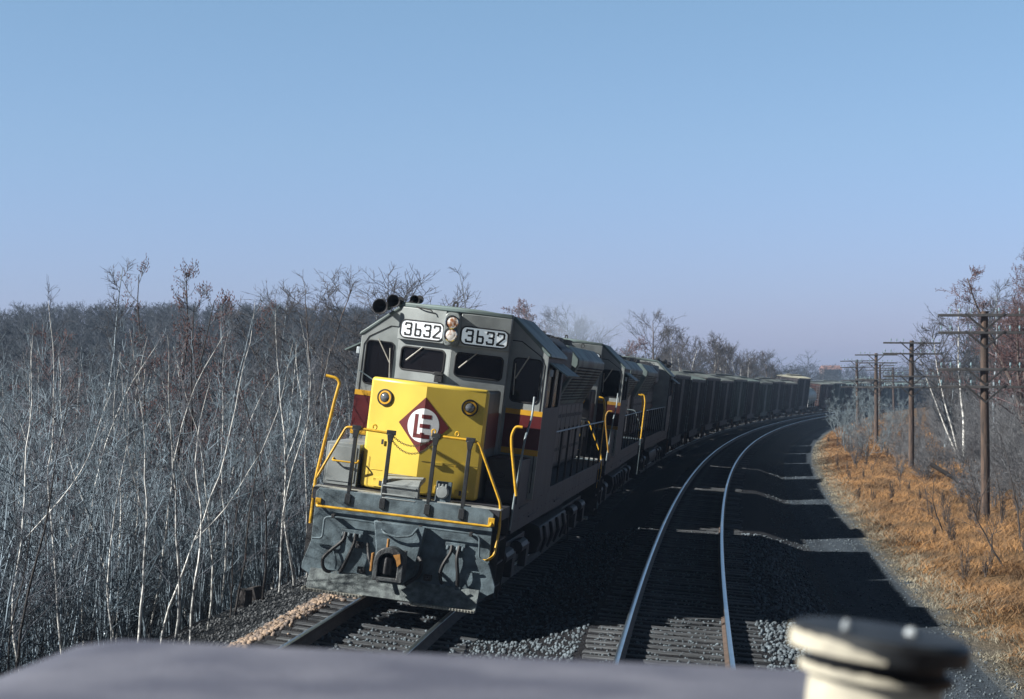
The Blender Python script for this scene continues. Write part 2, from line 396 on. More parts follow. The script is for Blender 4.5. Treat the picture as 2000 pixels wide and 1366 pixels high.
# ------------------------------------------------------------------ loose stones
def icos():
    p = (1 + 5 ** .5) / 2
    v = np.array([(-1, p, 0), (1, p, 0), (-1, -p, 0), (1, -p, 0), (0, -1, p), (0, 1, p), (0, -1, -p), (0, 1, -p), (p, 0, -1), (p, 0, 1), (-p, 0, -1), (-p, 0, 1)], float)
    f = np.array([(0, 11, 5), (0, 5, 1), (0, 1, 7), (0, 7, 10), (0, 10, 11), (1, 5, 9), (5, 11, 4), (11, 10, 2), (10, 7, 6), (7, 1, 8), (3, 9, 4), (3, 4, 2), (3, 2, 6), (3, 6, 8), (3, 8, 9), (4, 9, 5), (2, 4, 11), (6, 2, 10), (8, 6, 7), (9, 8, 1)])
    return v / np.linalg.norm(v[0]), f
def stones(name, m, s, o, size, label, lift=.25, seed=1):
    r = np.random.default_rng(seed); n = len(s); v, f = icos()
    x, y = W(s, o); z = ZG(s, o) + size * lift
    sc = size[:, None, None] * r.uniform(.55, 1.15, (n, 1, 3)) * r.uniform(.75, 1.2, (n, 12, 1))
    P = v[None] * sc
    a = r.uniform(0, 2 * np.pi, (3, n)); ca, sa = np.cos(a), np.sin(a)
    def rot(P, i, j, c, s_):
        Q = P.copy(); Q[..., i] = P[..., i] * c[:, None] - P[..., j] * s_[:, None]; Q[..., j] = P[..., i] * s_[:, None] + P[..., j] * c[:, None]; return Q
    P = rot(P, 0, 1, ca[0], sa[0]); P = rot(P, 1, 2, ca[1], sa[1]); P = rot(P, 0, 1, ca[2], sa[2])
    P = P + np.stack([x, y, z], -1)[:, None]
    F = (f[None] + (np.arange(n) * 12)[:, None, None]).reshape(-1, 3)
    ob = npmesh(name, P.reshape(-1, 3), F, m)
    return tag(ob, label, 'gravel', kind='stuff')
TANST = mat('tan_stone', (.36, .265, .19), .85, .5, 7, col2=(.16, .13, .115), detail=2, ramp=(.42, .58))
GREYST = mat('grey_stone', (.15, .19, .22), .8, .5, 8, col2=(.04, .05, .06), detail=2, ramp=(.35, .65))
DARKST = mat('cinder_stone', (.13, .14, .15), .85, .5, 8, col2=(.055, .06, .065), detail=2)
r = np.random.default_rng(11)
n = 6200; stones('tan_stones', TANST, r.uniform(20, 75, n) ** 1.0, r.normal(-6.15, .21, n), r.uniform(.03, .062, n), 'loose tan stones heaped along the outer tie ends', seed=2)
n = 9000; ss = 20 + 30 * r.random(n) ** 1.6
stones('grey_stones', GREYST, np.concatenate([ss, ss[:5000], ss[:4500]]),
       np.concatenate([r.uniform(-5.4, -1.4, n), r.uniform(1.25, 2.7, 5000), r.uniform(-1.2, 1.2, 4500)]),
       np.concatenate([r.uniform(.018, .042, n), r.uniform(.025, .05, 5000), r.uniform(.015, .03, 4500)]), 'loose grey ballast stones between and beside the ties', seed=3)
n = 9000; stones('cinder_stones', DARKST, 20 + 45 * r.random(n) ** 1.3, r.uniform(-9.1, -6.2, n), r.uniform(.012, .04, n), 'dark cinders on the sloping shoulder', seed=4)
n = 5000; stones('road_stones', GREYST, 22 + 80 * r.random(n) ** 1.5, r.uniform(2.2, 4.9, n), r.uniform(.01, .03, n), 'small grey stones scattered on the gravel road', seed=6)
# ------------------------------------------------------------------ locomotive (local axes: x across, y back from the front plate, z up from the rail)
APX, AEDGE, HALF = .76, 1.015, .955                      # nose: apex, edge depth and half width of its folded front
TB = (AEDGE - APX) / HALF
def nosep(u, z, eps=0.0): return (u, APX + abs(u) * TB - eps, z)
def clip0(poly, sgn):
    out = []
    for i in range(len(poly)):
        a, b_ = poly[i], poly[(i + 1) % len(poly)]; ia, ib = a[0] * sgn >= 0, b_[0] * sgn >= 0
        if ia: out.append(a)
        if ia != ib:
            t = a[0] / (a[0] - b_[0]); out.append((0.0, a[1] + t * (b_[1] - a[1])))
    return out
def folded(mb, poly, eps, th=.002, fold=nosep):
    for sg in (-1, 1):
        p = clip0(poly, sg)
        if len(p) >= 3: mb.prism(p, lambda q: fold(q[0], q[1], eps + th), lambda q: fold(q[0], q[1], eps))
    return mb
DIG = {'3': [[(0, .86), (.08, 1), (.92, 1), (1, .9), (1, .62), (.86, .52), (.35, .52)], [(.86, .52), (1, .42), (1, .1), (.92, 0), (.08, 0), (0, .14)]],
       '6': [[(.12, 1.0), (.12, .08), (.2, 0), (.9, 0), (1, .1), (1, .44), (.9, .54), (.2, .54)]],
       '2': [[(0, .84), (.08, 1), (.9, 1), (1, .9), (1, .62), (.0, .06), (0, 0), (1, 0)]]}
def digits(text, x0, z0, wd, ht, gap, sw, fmap):
    mb = MB()
    for i, ch in enumerate(text):
        ox = x0 + i * (wd + gap)
        for st in DIG[ch]:
            for (a, b_) in zip(st[:-1], st[1:]):
                p = Vector((ox + a[0] * wd, z0 + a[1] * ht)); q = Vector((ox + b_[0] * wd, z0 + b_[1] * ht)); d = (q - p).normalized()
                nn = Vector((-d.y, d.x)) * sw / 2; p = p - d * sw * .45; q = q + d * sw * .45
                poly = [tuple(p + nn), tuple(q + nn), tuple(q - nn), tuple(p - nn)]
                mb.prism(poly, lambda w_: fmap(w_[0], w_[1], .006), lambda w_: fmap(w_[0], w_[1], .002))
    return mb

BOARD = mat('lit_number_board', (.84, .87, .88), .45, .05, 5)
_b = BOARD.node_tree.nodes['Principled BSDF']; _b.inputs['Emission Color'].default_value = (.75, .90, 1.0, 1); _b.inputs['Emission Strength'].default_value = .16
def make_loco():
    root = empty('diesel_locomotive', label='grey diesel locomotive with yellow nose leading the freight train', cat='locomotive', group='locomotives hauling the freight train')
    P = lambda mb, name, m, par=root, **k: mb.build(name, m, par, **k)
    # deck, sills, underframe
    b = MB(); b.box(-1.48, 1.48, .05, 19.3, 1.60, 1.775); b.box(-1.0, 1.0, .2, 19.1, 1.05, 1.6); P(b, 'deck', SHADEGREY)
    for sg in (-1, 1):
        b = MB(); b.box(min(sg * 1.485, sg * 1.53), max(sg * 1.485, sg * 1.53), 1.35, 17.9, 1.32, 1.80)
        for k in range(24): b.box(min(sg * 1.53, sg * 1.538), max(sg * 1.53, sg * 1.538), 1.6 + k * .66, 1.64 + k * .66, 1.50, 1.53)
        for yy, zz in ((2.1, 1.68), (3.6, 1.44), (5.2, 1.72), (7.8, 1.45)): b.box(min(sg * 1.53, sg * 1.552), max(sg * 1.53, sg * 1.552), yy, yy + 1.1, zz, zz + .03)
        P(b, 'side_sill', SHADEGREY, bevel=.006, seg=1)
    # pilot plate, draft pocket, footboards
    out = [(-1.36, 1.78), (1.30, 1.78), (1.40, 1.72), (1.41, 1.2), (1.42, .95), (1.55, .62), (1.55, .52), (1.36, .40), (-1.32, .40), (-1.50, .50), (-1.50, .60), (-1.40, .95), (-1.41, 1.72)]
    b = MB(); b.plate(out, [], lambda p: (p[0], 0, p[1]), (0, 1, 0), .045)
    pil = P(b, 'pilot', DGREY, bevel=.008)
    b = MB(); b.prism([(-.42, 1.40), (.40, 1.40), (.34, .98), (.27, .50), (-.31, .50), (-.34, .98)], lambda p: (p[0], -.16, p[1]), lambda p: (p[0], .0, p[1]))
    P(b, 'draft_pocket', DGREY, par=pil, bevel=.02)
    b = MB(); b.plate([(-1.34, .54), (1.33, .54), (1.33, .25), (-1.34, .25)], [], lambda p: (p[0], -.06 - (.54 - p[1]) * .75, p[1]), (0, .05, -.02), 1)
    P(b, 'plow_plate', mat('scuffed_plate_grey', (.20, .235, .235), .65, .5, 9, bump=.25, bscale=50, col2=(.075, .09, .095), detail=10), par=pil, bevel=.006)
    for x0, x1 in ((-1.37, -.42), (.33, 1.33)):
        b = MB(); b.box(x0, x1, -.40, -.20, .215, .25)
        k = x0
        while k < x1 - .02: b.box(k, k + .025, -.412, -.40, .218, .258); k += .047
        b.box(x0 - .0, x0 + .03, -.40, -.2, .25, .27)
        P(b, 'footboard', mat('worn_tread_steel', (.34, .34, .30), .7, .5, 30, bump=.3, bscale=60), par=pil, bevel=.004, seg=1)
    # coupler: shank, arched head and dark knuckle inside it
    arch = [(-.24, .56)] + [(-.01 + .23 * math.cos(R(q)), .86 + .22 * math.sin(R(q))) for q in range(180, -1, -18)] + [(.22, .56)]
    inner = [(-.17, .62)] + [(-.02 + .15 * math.cos(R(q)), .84 + .15 * math.sin(R(q))) for q in range(180, -1, -18)] + [(.13, .62)]
    cp = MB(); cp.plate(arch, [inner], lambda p: (p[0], -.72, p[1]), (0, 1, 0), .30); cp.box(-.20, .19, -.44, -.3, .58, 1.02); cp.box(-.12, .12, -.3, -.1, .62, .96)
    cpl = P(cp, 'coupler', mat('coupler_steel', (.085, .095, .10), .5, .6, 9, bump=.3, bscale=30, col2=(.025, .025, .027)), bevel=.02)
    b = MB(); b.prism([(-.16, -.45), (-.15, -.62), (-.06, -.70), (.03, -.66), (.02, -.56), (-.06, -.50)], lambda p: (p[0], p[1], .66), lambda p: (p[0], p[1], .93))
    P(b, 'knuckle', IRON, par=cpl, bevel=.02, seg=3)
    b = MB(); b.tube([(-.06, -.66, 1.07), (-.06, -.66, 1.20)], .022, 8); P(b, 'lock_pin', ORANGE, par=cpl)
    b = MB(); b.box(-.29, -.255, -.70, -.60, .68, .96); P(b, 'rusty_lug', ORANGE, par=cpl, bevel=.01)
    b = MB(); b.prism([(.05, .97), (.15, 1.0), (.18, .86), (.13, .80), (.10, .90)], lambda p: (p[0], -.735, p[1]), lambda p: (p[0], -.722, p[1])); P(b, 'worn_patch', ORANGE, par=cpl)
    # uncoupling lever in two bent rods
    for pts in ([(-1.36, 1.0), (-1.20, 1.02), (-1.20, 1.34), (-1.07, 1.37), (-.33, 1.36), (-.29, 1.28), (-.22, 1.23), (-.02, 1.20)],
                [(-.02, 1.20), (.20, 1.24), (.29, 1.39), (1.12, 1.39), (1.24, 1.36), (1.27, 1.03), (1.42, .97)]):
        b = MB(); b.bend([(x, -.13 if abs(x) > .25 else -.24, z) for x, z in pts], .017, 8, .05); P(b, 'uncoupling_lever', DGREY, smooth=True)
    b = MB()
    for x in (-1.07, -.34, .31, 1.10): b.box(x - .025, x + .025, -.15, 0, 1.345, 1.41)
    P(b, 'lever_bracket', IRON, bevel=.005)
    # hoses
    for x0, x1, z in ((-.93, -.58, 1.17), (.72, 1.03, 1.18)):
        b = MB(); b.box(x0, x1, -.07, 0, z - .03, z + .03)
        for k in range(4):
            x = x0 + .04 + k * (x1 - x0 - .08) / 3; b.lathe([(.026, 0), (.03, .05), (.022, .07)], (x, -.05, z - .02), (0, -.25, -1), 10)
        P(b, 'hose_manifold', DGREY, bevel=.006)
    for pts in ([(-.86, 1.15), (-.88, 1.02), (-1.05, .84), (-1.15, .70), (-1.12, .55), (-1.0, .49)], [(-.70, 1.14), (-.69, 1.02), (-.76, .78), (-.82, .62), (-.88, .50)],
                [(.82, 1.16), (.82, 1.06), (.73, .86), (.70, .70), (.74, .54)], [(.94, 1.17), (.93, .98), (.97, .75), (.98, .53)]):
        b = MB(); q = [Vector((x, -.06 - .07 * math.sin(math.pi * i / (len(pts) - 1)), z)) for i, (x, z) in enumerate(pts)]
        sm_ = []
        for i in range(len(q) - 1):
            p0, p1, p2, p3 = q[max(i - 1, 0)], q[i], q[i + 1], q[min(i + 2, len(q) - 1)]
            for t in (0, .25, .5, .75): sm_.append(.5 * ((2 * p1) + (p2 - p0) * t + (2 * p0 - 5 * p1 + 4 * p2 - p3) * t * t + (3 * p1 - p0 - 3 * p2 + p3) * t ** 3))
        sm_.append(q[-1]); b.tube(sm_, .029, 8); h = P(b, 'air_hose', BLACK, smooth=True)
        b = MB(); b.lathe([(.03, -.03), (.034, .0), (.03, .05)], q[-1], (.6, -.1, -.3), 10); b.box(q[-1].x - .03, q[-1].x + .05, -.09, -.05, q[-1].z - .03, q[-1].z + .02)
        P(b, 'hose_coupling', DGREY, par=h)
    for x0, z0 in ((-.62, .98), (.50, .62), (-.55, .60)):
        b = MB(); b.box(x0 - .06, x0 + .06, -.06, 0, z0 - .05, z0 + .05); b.tube([(x0, -.06, z0), (x0, -.12, z0)], .02, 8); P(b, 'air_valve', IRON, bevel=.008)
    b = MB(); b.bend([(-.5, -.02, 1.02), (-.42, -.2, .80), (-.30, -.28, .62), (-.2, -.34, .5)], .024, 8, .1); P(b, 'brake_hose', BLACK, smooth=True)
    b = MB(); b.bend([(-1.30, -.03, .92), (-1.05, -.05, .90), (-.95, -.05, .70), (-.95, -.04, .56)], .014, 6, .05); P(b, 'train_pipe', DGREY, smooth=True)
    b = MB(); b.bend([(1.30, -.03, .80), (1.12, -.05, .80), (1.10, -.05, .62), (1.16, -.04, .52)], .014, 6, .05); P(b, 'train_pipe', DGREY, smooth=True)
    b = MB(); b.bend([(.30, -.1, .95), (.42, -.2, .86), (.40, -.25, .66), (.2, -.32, .5)], .03, 8, .1); P(b, 'brake_hose', BLACK, smooth=True)
    # grab bar across the pilot
    b = MB(); b.bend([(-1.36, 0, 1.56), (-1.36, -.08, 1.50), (1.38, -.08, 1.53), (1.38, 0, 1.60)], .021, 8, .03); gb = P(b, 'grab_bar', RAILY, smooth=True)
    b = MB(); b.box(-1.40, -1.31, -.03, 0, 1.52, 1.62); b.box(1.33, 1.43, -.03, 0, 1.53, 1.66); P(b, 'grab_bracket', RAILY, par=gb, bevel=.006)
    # railings at the front
    for pts in ([(-1.47, 1.20), (-1.47, 1.90), (-1.31, 3.20), (-1.27, 3.44), (-1.33, 3.50), (-1.50, 3.52)],):
        b = MB(); b.bend([(x, .1, z) for x, z in pts], .024, 10, .12); P(b, 'corner_handrail', RAILY, smooth=True)
    b = MB(); b.bend([(1.55, 1.1, 3.06), (1.44, 1.1, 3.06), (1.39, 1.1, 2.92), (1.41, 1.1, 2.74), (1.58, 1.1, 1.96)], .024, 10, .1); P(b, 'corner_handrail', RAILY, smooth=True)
    b = MB(); b.bend([(1.60, 1.8, 3.55), (1.61, 1.7, 3.22), (1.60, 1.2, 2.9), (1.55, 1.15, 1.95), (1.54, 1.1, 1.4)], .018, 8, .1); P(b, 'side_grab_rail', mat('pale_handrail', (.22, .28, .31), .45, .3, 20), smooth=True)
    b = MB(); b.bend([(-1.48, .1, 1.86), (-1.07, .05, 2.76), (-.98, .05, 2.77), (-.36, .05, 2.75)], .021, 8, .07); P(b, 'end_handrail', RAILY, smooth=True)
    b = MB(); b.bend([(.28, .05, 2.80), (.90, .05, 2.80), (1.03, .05, 2.78), (1.47, .1, 1.89), (1.50, .1, 1.5), (1.48, 0, 1.08), (1.38, -.06, 1.0), (1.32, -.05, 1.0)], .021, 8, .07); P(b, 'end_handrail', RAILY, smooth=True)
    for x, z1 in ((-.90, 2.78), (-.35, 2.77), (.36, 2.81), (.90, 2.81)):
        b = MB(); b.box(x - .03, x + .03, 0.0, .02, 1.66, z1 - .06); b.box(x - .03, x - .02, 0.02, .05, 1.66, z1 - .06); b.box(x + .02, x + .03, 0.02, .05, 1.66, z1 - .06)
        b.prism([(x - .03, z1 - .16), (x + .03, z1 - .16), (x + .055, z1 - .03), (x - .055, z1 - .03)], lambda p: (p[0], -.005, p[1]), lambda p: (p[0], .055, p[1]))
        b.box(x - .07, x + .07, .015, .085, z1 - .045, z1 + .03); b.box(x - .045, x + .045, -.03, 0, 1.58, 1.74)
        P(b, 'railing_post', mat('post_grey', (.03, .033, .036), .5, .4, 10), bevel=.006, seg=1)
    b = MB()
    for z0, sag, xa, xb, n in ((2.74, .16, -.34, .33, 26), (2.66, .2, -.33, .34, 28)):
        for k in range(n):
            t0, t1 = k / n, (k + 1) / n; f = lambda t: Vector((xa + (xb - xa) * t, .03, z0 - sag * 4 * t * (1 - t) + .04 * t))
            p, q = f(t0), f(t1); mid = (p + q) / 2; d = (q - p) * .72; nn = Vector((0, 1, 0)) if k % 2 else Vector((-d.z, 0, d.x)).normalized()
            b.tube([mid - d + nn * .004, mid - d * .7 + nn * .012, mid + d * .7 + nn * .012, mid + d + nn * .004, mid + d * .7 - nn * .012, mid - d * .7 - nn * .012, mid - d + nn * .004], .0045, 4, False)
    P(b, 'safety_chain', mat('dull_chain', (.10, .085, .06), .6, .4, 30))
    b = MB()
    for x, z in ((.31, 2.86), (.68, 2.87), (-.62, 2.82)): b.tube([(x + .03 * math.cos(a), .05, z + .035 * math.sin(a)) for a in [R(q) for q in range(-70, 260, 30)]], .012, 6)
    P(b, 'rail_loop', RAILY)
    # folded walkway plate (between middle posts) and cable receptacle
    b = MB(); b.prism([(.10, 1.66), (.02, 1.74), (.0, 1.98), (.10, 2.06), (.42, 2.11), (.55, 2.10), (.55, 2.04), (.16, 1.98), (.14, 1.70)], lambda p: (-.40, p[0], p[1]), lambda p: (.19, p[0], p[1]))
    for z in (1.74, 1.80, 1.93): b.box(-.37, .16, -.02 + (z - 1.98) * -.06, .0 + (1.98 - z) * .06 + .02, z, z + .022)
    P(b, 'drop_step', GREY, bevel=.008)
    b = MB(); b.box(.44, .68, .10, .18, 1.74, 2.11); b.prism([(.40, 1.70), (.68, 1.70), (.60, 1.86), (.48, 1.86)], lambda p: (p[0], .06, p[1]), lambda p: (p[0], .14, p[1]))
    P(b, 'cable_receptacle', DGREY, bevel=.006)
    b = MB(); b.lathe([(.105, 0), (.105, .05), (.09, .07), (.0, .075)], (.55, .10, 1.95), (0, -1, 0), 20); 
    for k in (-1, 0, 1): b.box(.55 + k * .055 - .014, .55 + k * .055 + .014, .03, .09, 2.0, 2.075)
    P(b, 'receptacle_cover', GREY, bevel=.005)
    # end steps at each corner
    for sg in (-1, 1):
        for y0, y1 in ((.16, 1.0), (18.4, 19.2)):
            b = MB()
            for z in (.55, .92, 1.29): b.box(min(sg * 1.05, sg * 1.5), max(sg * 1.05, sg * 1.5), y0, y1, z, z + .03)
            for y in (y0 - .02, y1): b.box(min(sg * 1.10, sg * 1.52), max(sg * 1.10, sg * 1.52), y, y + .02, .42, 1.6)
            P(b, 'side_steps', IRON)
    b = MB(); b.box(-1.46, 1.50, .045, .30, 1.776, 1.80); P(b, 'end_platform', mat('pale_worn_edge', (.48, .50, .48), .6, .3, 12), bevel=.004)
    # nose
    b = MB(); pl = [(-HALF, 1.23), (-HALF, AEDGE + .05), (-HALF + .035, AEDGE), (0, APX), (HALF - .035, AEDGE), (HALF, AEDGE + .05), (HALF, 1.23)]
    b.prism(pl, lambda p: (p[0], p[1], 1.80), lambda p: (p[0], p[1], 3.58))
    nf = P(b, 'nose_front', YEL, bevel=.055, seg=4, ang=24)
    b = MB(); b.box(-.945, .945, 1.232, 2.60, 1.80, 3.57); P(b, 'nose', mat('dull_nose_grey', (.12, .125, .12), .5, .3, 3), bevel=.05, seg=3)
    for sg in (-1, 1):
        b = MB(); b.box(min(sg * .946, sg * .950), max(sg * .946, sg * .950), 1.30, 2.58, 2.62, 3.20); P(b, 'maroon_band', MAROON)
    # emblem: maroon diamond, white disc, letter
    em = MB(); folded(em, [(0, 3.355), (-.41, 2.91), (0, 2.455), (.41, 2.91)], .002); em_o = P(em, 'emblem', mat('emblem_maroon', (.15, .022, .022), .45, .15, 5), par=nf)
    b = MB(); folded(b, [(.255 * math.cos(2 * math.pi * k / 40), 2.905 + .27 * math.sin(2 * math.pi * k / 40)) for k in range(40)], .0045); P(b, 'emblem_disc', WHITE, par=nf)
    b = MB()
    for q in ([(-.145, 2.735), (-.085, 2.735), (-.085, 3.075), (-.145, 3.075)], [(-.145, 2.70), (.125, 2.70), (.125, 2.765), (-.145, 2.765)],
              [(-.03, 3.015), (.125, 3.015), (.125, 3.08), (-.03, 3.08)], [(-.05, 2.865), (.115, 2.865), (.115, 2.93), (-.05, 2.93)], [(-.03, 2.76), (.03, 2.76), (.03, 2.79), (-.03, 2.79)]):
        folded(b, q, .007)
    P(b, 'emblem_letter', MATS['emblem_maroon'], par=nf)
    for sg in (-1, 1):
        c = Vector(nosep(sg * .69, 3.27)); nn = Vector((sg * TB, -1, 0)).normalized()
        b = MB(); b.lathe([(.135, -.01), (.135, .022), (.120, .024), (.120, .006)], c, nn, 28); ml = P(b, 'marker_light', BLACK, smooth=True)
        b = MB(); b.lathe([(.112, 0), (.110, .016), (.082, .018), (.080, .004)], c, nn, 28); P(b, 'marker_ring', YEL2, par=ml, smooth=True)
        b = MB(); b.lathe([(.074, .005), (.070, .022), (.048, .038), (.02, .046), (0, .047)], c, nn, 20); P(b, 'marker_lens', LENS, par=ml, smooth=True)
    # hinges, latches, grab irons and panel seams on the nose
    b = MB()
    for u, z, w_, h in ((.30, 2.30, .16, .05), (.68, 2.30, .20, .07), (.82, 2.62, .05, .12), (-.60, 1.84, .26, .14), (.72, 1.86, .22, .09), (.36, 1.86, .12, .12), (-.70, 1.93, .05, .04)):
        folded(b, [(u - w_ / 2, z), (u + w_ / 2, z), (u + w_ / 2, z + h), (u - w_ / 2, z + h)], 0, .022)
    folded(b, [(-.8, 2.10), (-.6, 2.10), (-.6, 2.112), (-.8, 2.112)], 0, .004)
    P(b, 'nose_fitting', YEL, par=nf, bevel=.004, seg=1)
    b = MB()
    for u, z in ((-.64, 2.56), (-.60, 1.90), (-.54, 1.90), (.70, 1.90), (.77, 1.90)): folded(b, [(u - .02, z - .04), (u + .02, z - .04), (u + .02, z + .04), (u - .02, z + .04)], .023, .006)
    folded(b, [(.05, 2.335), (.92, 2.335), (.92, 2.342), (.05, 2.342)], .0005, .002); folded(b, [(-.84, 1.82), (-.834, 1.82), (-.834, 2.30), (-.84, 2.30)], .0005, .002)
    P(b, 'nose_latch', BLACK, par=nf)
    # boxes either side of the nose
    for sg in (-1, 1):
        b = MB(); y0 = .95 if sg < 0 else 1.6; b.box(*sorted((sg * 1.0, sg * 1.54)), y0, 2.95, 1.785, 2.46 if sg < 0 else 2.50)
        if sg < 0: b.box(-1.50, -1.04, y0 - .012, y0, 1.84, 2.41)
        else:
            b.box(1.03, 1.52, y0 - .10, y0, 2.08, 2.11); b.box(1.03, 1.50, y0 - .03, y0, 1.84, 2.03); b.tube([(1.22 + .07 * math.cos(a), y0 - .015, 2.22 + .04 * math.sin(a)) for a in [R(q) for q in range(0, 361, 30)]], .012, 6, False)
        P(b, 'equipment_box', GREY if sg < 0 else SHADEGREY, bevel=.012)
    b = MB(); b.bend([(-1.41, .95, 2.21), (-1.41, .86, 2.17), (-1.0, .86, 2.17), (-1.0, .95, 2.21)], .014, 8, .03); P(b, 'box_grab_iron', RAILY, smooth=True)

    # ---- cab
    FY, EY, CX = 2.62, 2.86, .955; tb2 = (EY - FY) / CX
    fold2 = lambda u, z, eps=0.0: (u, FY + abs(u) * tb2 - eps, z)
    cab = MB()
    for sg in (-1, 1):      # outer door panels
        outp = [(sg * .93, 1.79), (sg * 1.63, 1.79), (sg * 1.63, 4.25), (sg * .96, 4.83), (sg * .93, 4.83)]
        hole = rr(*sorted((sg * 1.05, sg * 1.52)), 3.42, 4.15, .07)
        b = MB(); b.plate(outp, [hole], lambda p: (p[0], 3.0, p[1]), (0, 1, 0), .05); P(b, 'cab_door', GREY, bevel=.006, seg=1)
    for sg in (-1, 1):      # folded windscreen wall
        outp = [(0, 1.79), (sg * CX, 1.79), (sg * CX, 4.80), (0, 4.80)]
        hole = rr(*sorted((sg * .10, sg * .875)), 3.735, 4.115, .07)
        nn = Vector((-sg * tb2, 1, 0)).normalized()
        b = MB(); b.plate(outp, [hole], lambda p: fold2(p[0], p[1]), nn, .045)
        b.box(*sorted((sg * CX, sg * (CX - .03))), EY + .005, 3.02, 1.79, 4.80); P(b, 'windscreen_wall', GREY, bevel=.006, seg=1, ang=12)
    csides = []
    for sg in (-1, 1):      # side walls with window openings
        csd = MB(); csides.append(csd); csd.plate([(3.05, 1.79), (5.75, 1.79), (5.75, 4.25), (3.05, 4.25)], [rr(3.30, 4.30, 3.35, 4.05, .07), rr(4.42, 5.45, 3.35, 4.05, .07)], lambda p: (sg * 1.63, p[0], p[1]), (-sg, 0, 0), .05)
    cab.plate([(-1.57, 1.79), (1.57, 1.79), (1.57, 4.25), (.9, 4.80), (-.9, 4.80), (-1.57, 4.25)], [], lambda p: (p[0], 5.70, p[1]), (0, 1, 0), .05)
    cab_o = P(cab, 'cab', GREY, bevel=.006, seg=1, ang=12)
    for csd in csides: P(csd, 'cab_side', SHADEGREY, par=cab_o)
    b = MB(); prof = [(-1.68, 4.22), (-1.66, 4.28), (-.97, 4.85), (-.4, 4.89), (.4, 4.89), (.97, 4.85), (1.66, 4.28), (1.68, 4.22), (1.6, 4.24), (.94, 4.80), (-.94, 4.80), (-1.6, 4.24)]
    b.prism(prof, lambda p: (p[0], 2.985, p[1]), lambda p: (p[0], 5.78, p[1]))
    b.prism([(0, FY - .11), (CX + .01, EY - .08), (CX + .01, 3.0), (-CX - .01, 3.0), (-CX - .01, EY - .08)], lambda p: (p[0], p[1], 4.79), lambda p: (p[0], p[1], 4.865))
    P(b, 'cab_roof', GREENROOF, par=cab_o, bevel=.02)
    b = MB(); b.box(-1.55, 1.55, 3.06, 5.68, 3.0, 3.05); b.box(-.9, .9, 3.1, 3.5, 3.05, 3.55); b.box(.35, .95, 3.9, 4.5, 3.05, 3.55); b.box(.42, .92, 4.42, 4.5, 3.55, 4.0)
    b.box(-1.25, -.75, 4.0, 4.5, 3.05, 3.55); b.box(-1.2, -.8, 4.42, 4.5, 3.55, 3.98); b.box(-1.5, 1.5, 5.6, 5.69, 3.05, 4.2)
    P(b, 'cab_seating', CABIN, par=cab_o, bevel=.02)
    b = MB()
    for sg in (-1, 1):
        b.plate(rr(*sorted((sg * 1.04, sg * 1.53)), 3.41, 4.16, .075), [], lambda p: (p[0], 3.025, p[1]), (0, 1, 0), .006)
        nn = Vector((-sg * tb2, 1, 0)).normalized()
        b.plate(rr(*sorted((sg * .09, sg * .885)), 3.725, 4.125, .075), [], lambda p: fold2(p[0], p[1], -.025), nn, .006)
        for y0, y1 in ((3.29, 4.31), (4.41, 5.46)): b.plate(rr(y0, y1, 3.34, 4.06, .075), [], lambda p: (sg * 1.60, p[0], p[1]), (-sg, 0, 0), .006)
    P(b, 'cab_window', GLASS, par=cab_o)
    b = MB()
    for sg in (-1, 1):
        q = rr(*sorted((sg * 1.045, sg * 1.525)), 3.415, 4.155, .07); b.tube([(p[0], 2.998, p[1]) for p in q + q[:2]], .013, 6, False)
        q = rr(*sorted((sg * .095, sg * .88)), 3.73, 4.12, .07); b.tube([fold2(p[0], p[1], .002) for p in q + q[:2]], .016, 6, False)
    P(b, 'window_gasket', BLACK, par=cab_o, smooth=True)
    b = MB(); q = rr(1.0, 1.585, 1.95, 4.42, .10); q = [(.98, 4.44), (1.14, 4.44), (1.50, 4.22), (1.575, 4.08), (1.575, 1.9), (.98, 1.9)]
    for sg in (-1, 1): b.tube([(sg * p[0], 2.997, p[1]) for p in q], .008, 5)
    P(b, 'door_seam', BLACK, par=cab_o)
    for sg in (-1, 1):
        b = MB(); b.box(*sorted((sg * 1.0, sg * 1.632)), 2.988, 2.9985, 2.63, 3.20); P(b, 'maroon_band', MAROON, par=cab_o)
        b = MB(); b.box(*sorted((sg * 1.0, sg * 1.633)), 2.986, 2.9983, 3.203, 3.29); P(b, 'yellow_stripe', YEL2, par=cab_o)
        b = MB(); b.box(*sorted((sg * 1.0, sg * 1.633)), 2.986, 2.9983, 2.53, 2.627); P(b, 'yellow_stripe', YEL2, par=cab_o)
    b = MB()
    for k in range(5): b.box(-1.36, -1.06, 2.972, 2.9875, 2.70 + k * .065, 2.735 + k * .065)
    P(b, 'door_louvre', mat('louvre_maroon', (.10, .015, .015), .5, .3, 5), par=cab_o)
    # number board housing
    b = MB()
    for sg in (-1, 1):
        f3 = lambda p, e: (p[0], FY - .10 + abs(p[0]) * tb2 - e, p[1])
        b.prism([(sg * .13, 4.235), (sg * .965, 4.235), (sg * .965, 4.79), (sg * .13, 4.79)], lambda p: f3(p, 0), lambda p: (p[0], f3(p, 0)[1] + .12, p[1]))
    hs = P(b, 'number_board_housing', GREY, par=cab_o, bevel=.012, ang=12)
    fold3 = lambda u, z, eps=0.0: (u, FY - .10 + abs(u) * tb2 - eps, z)
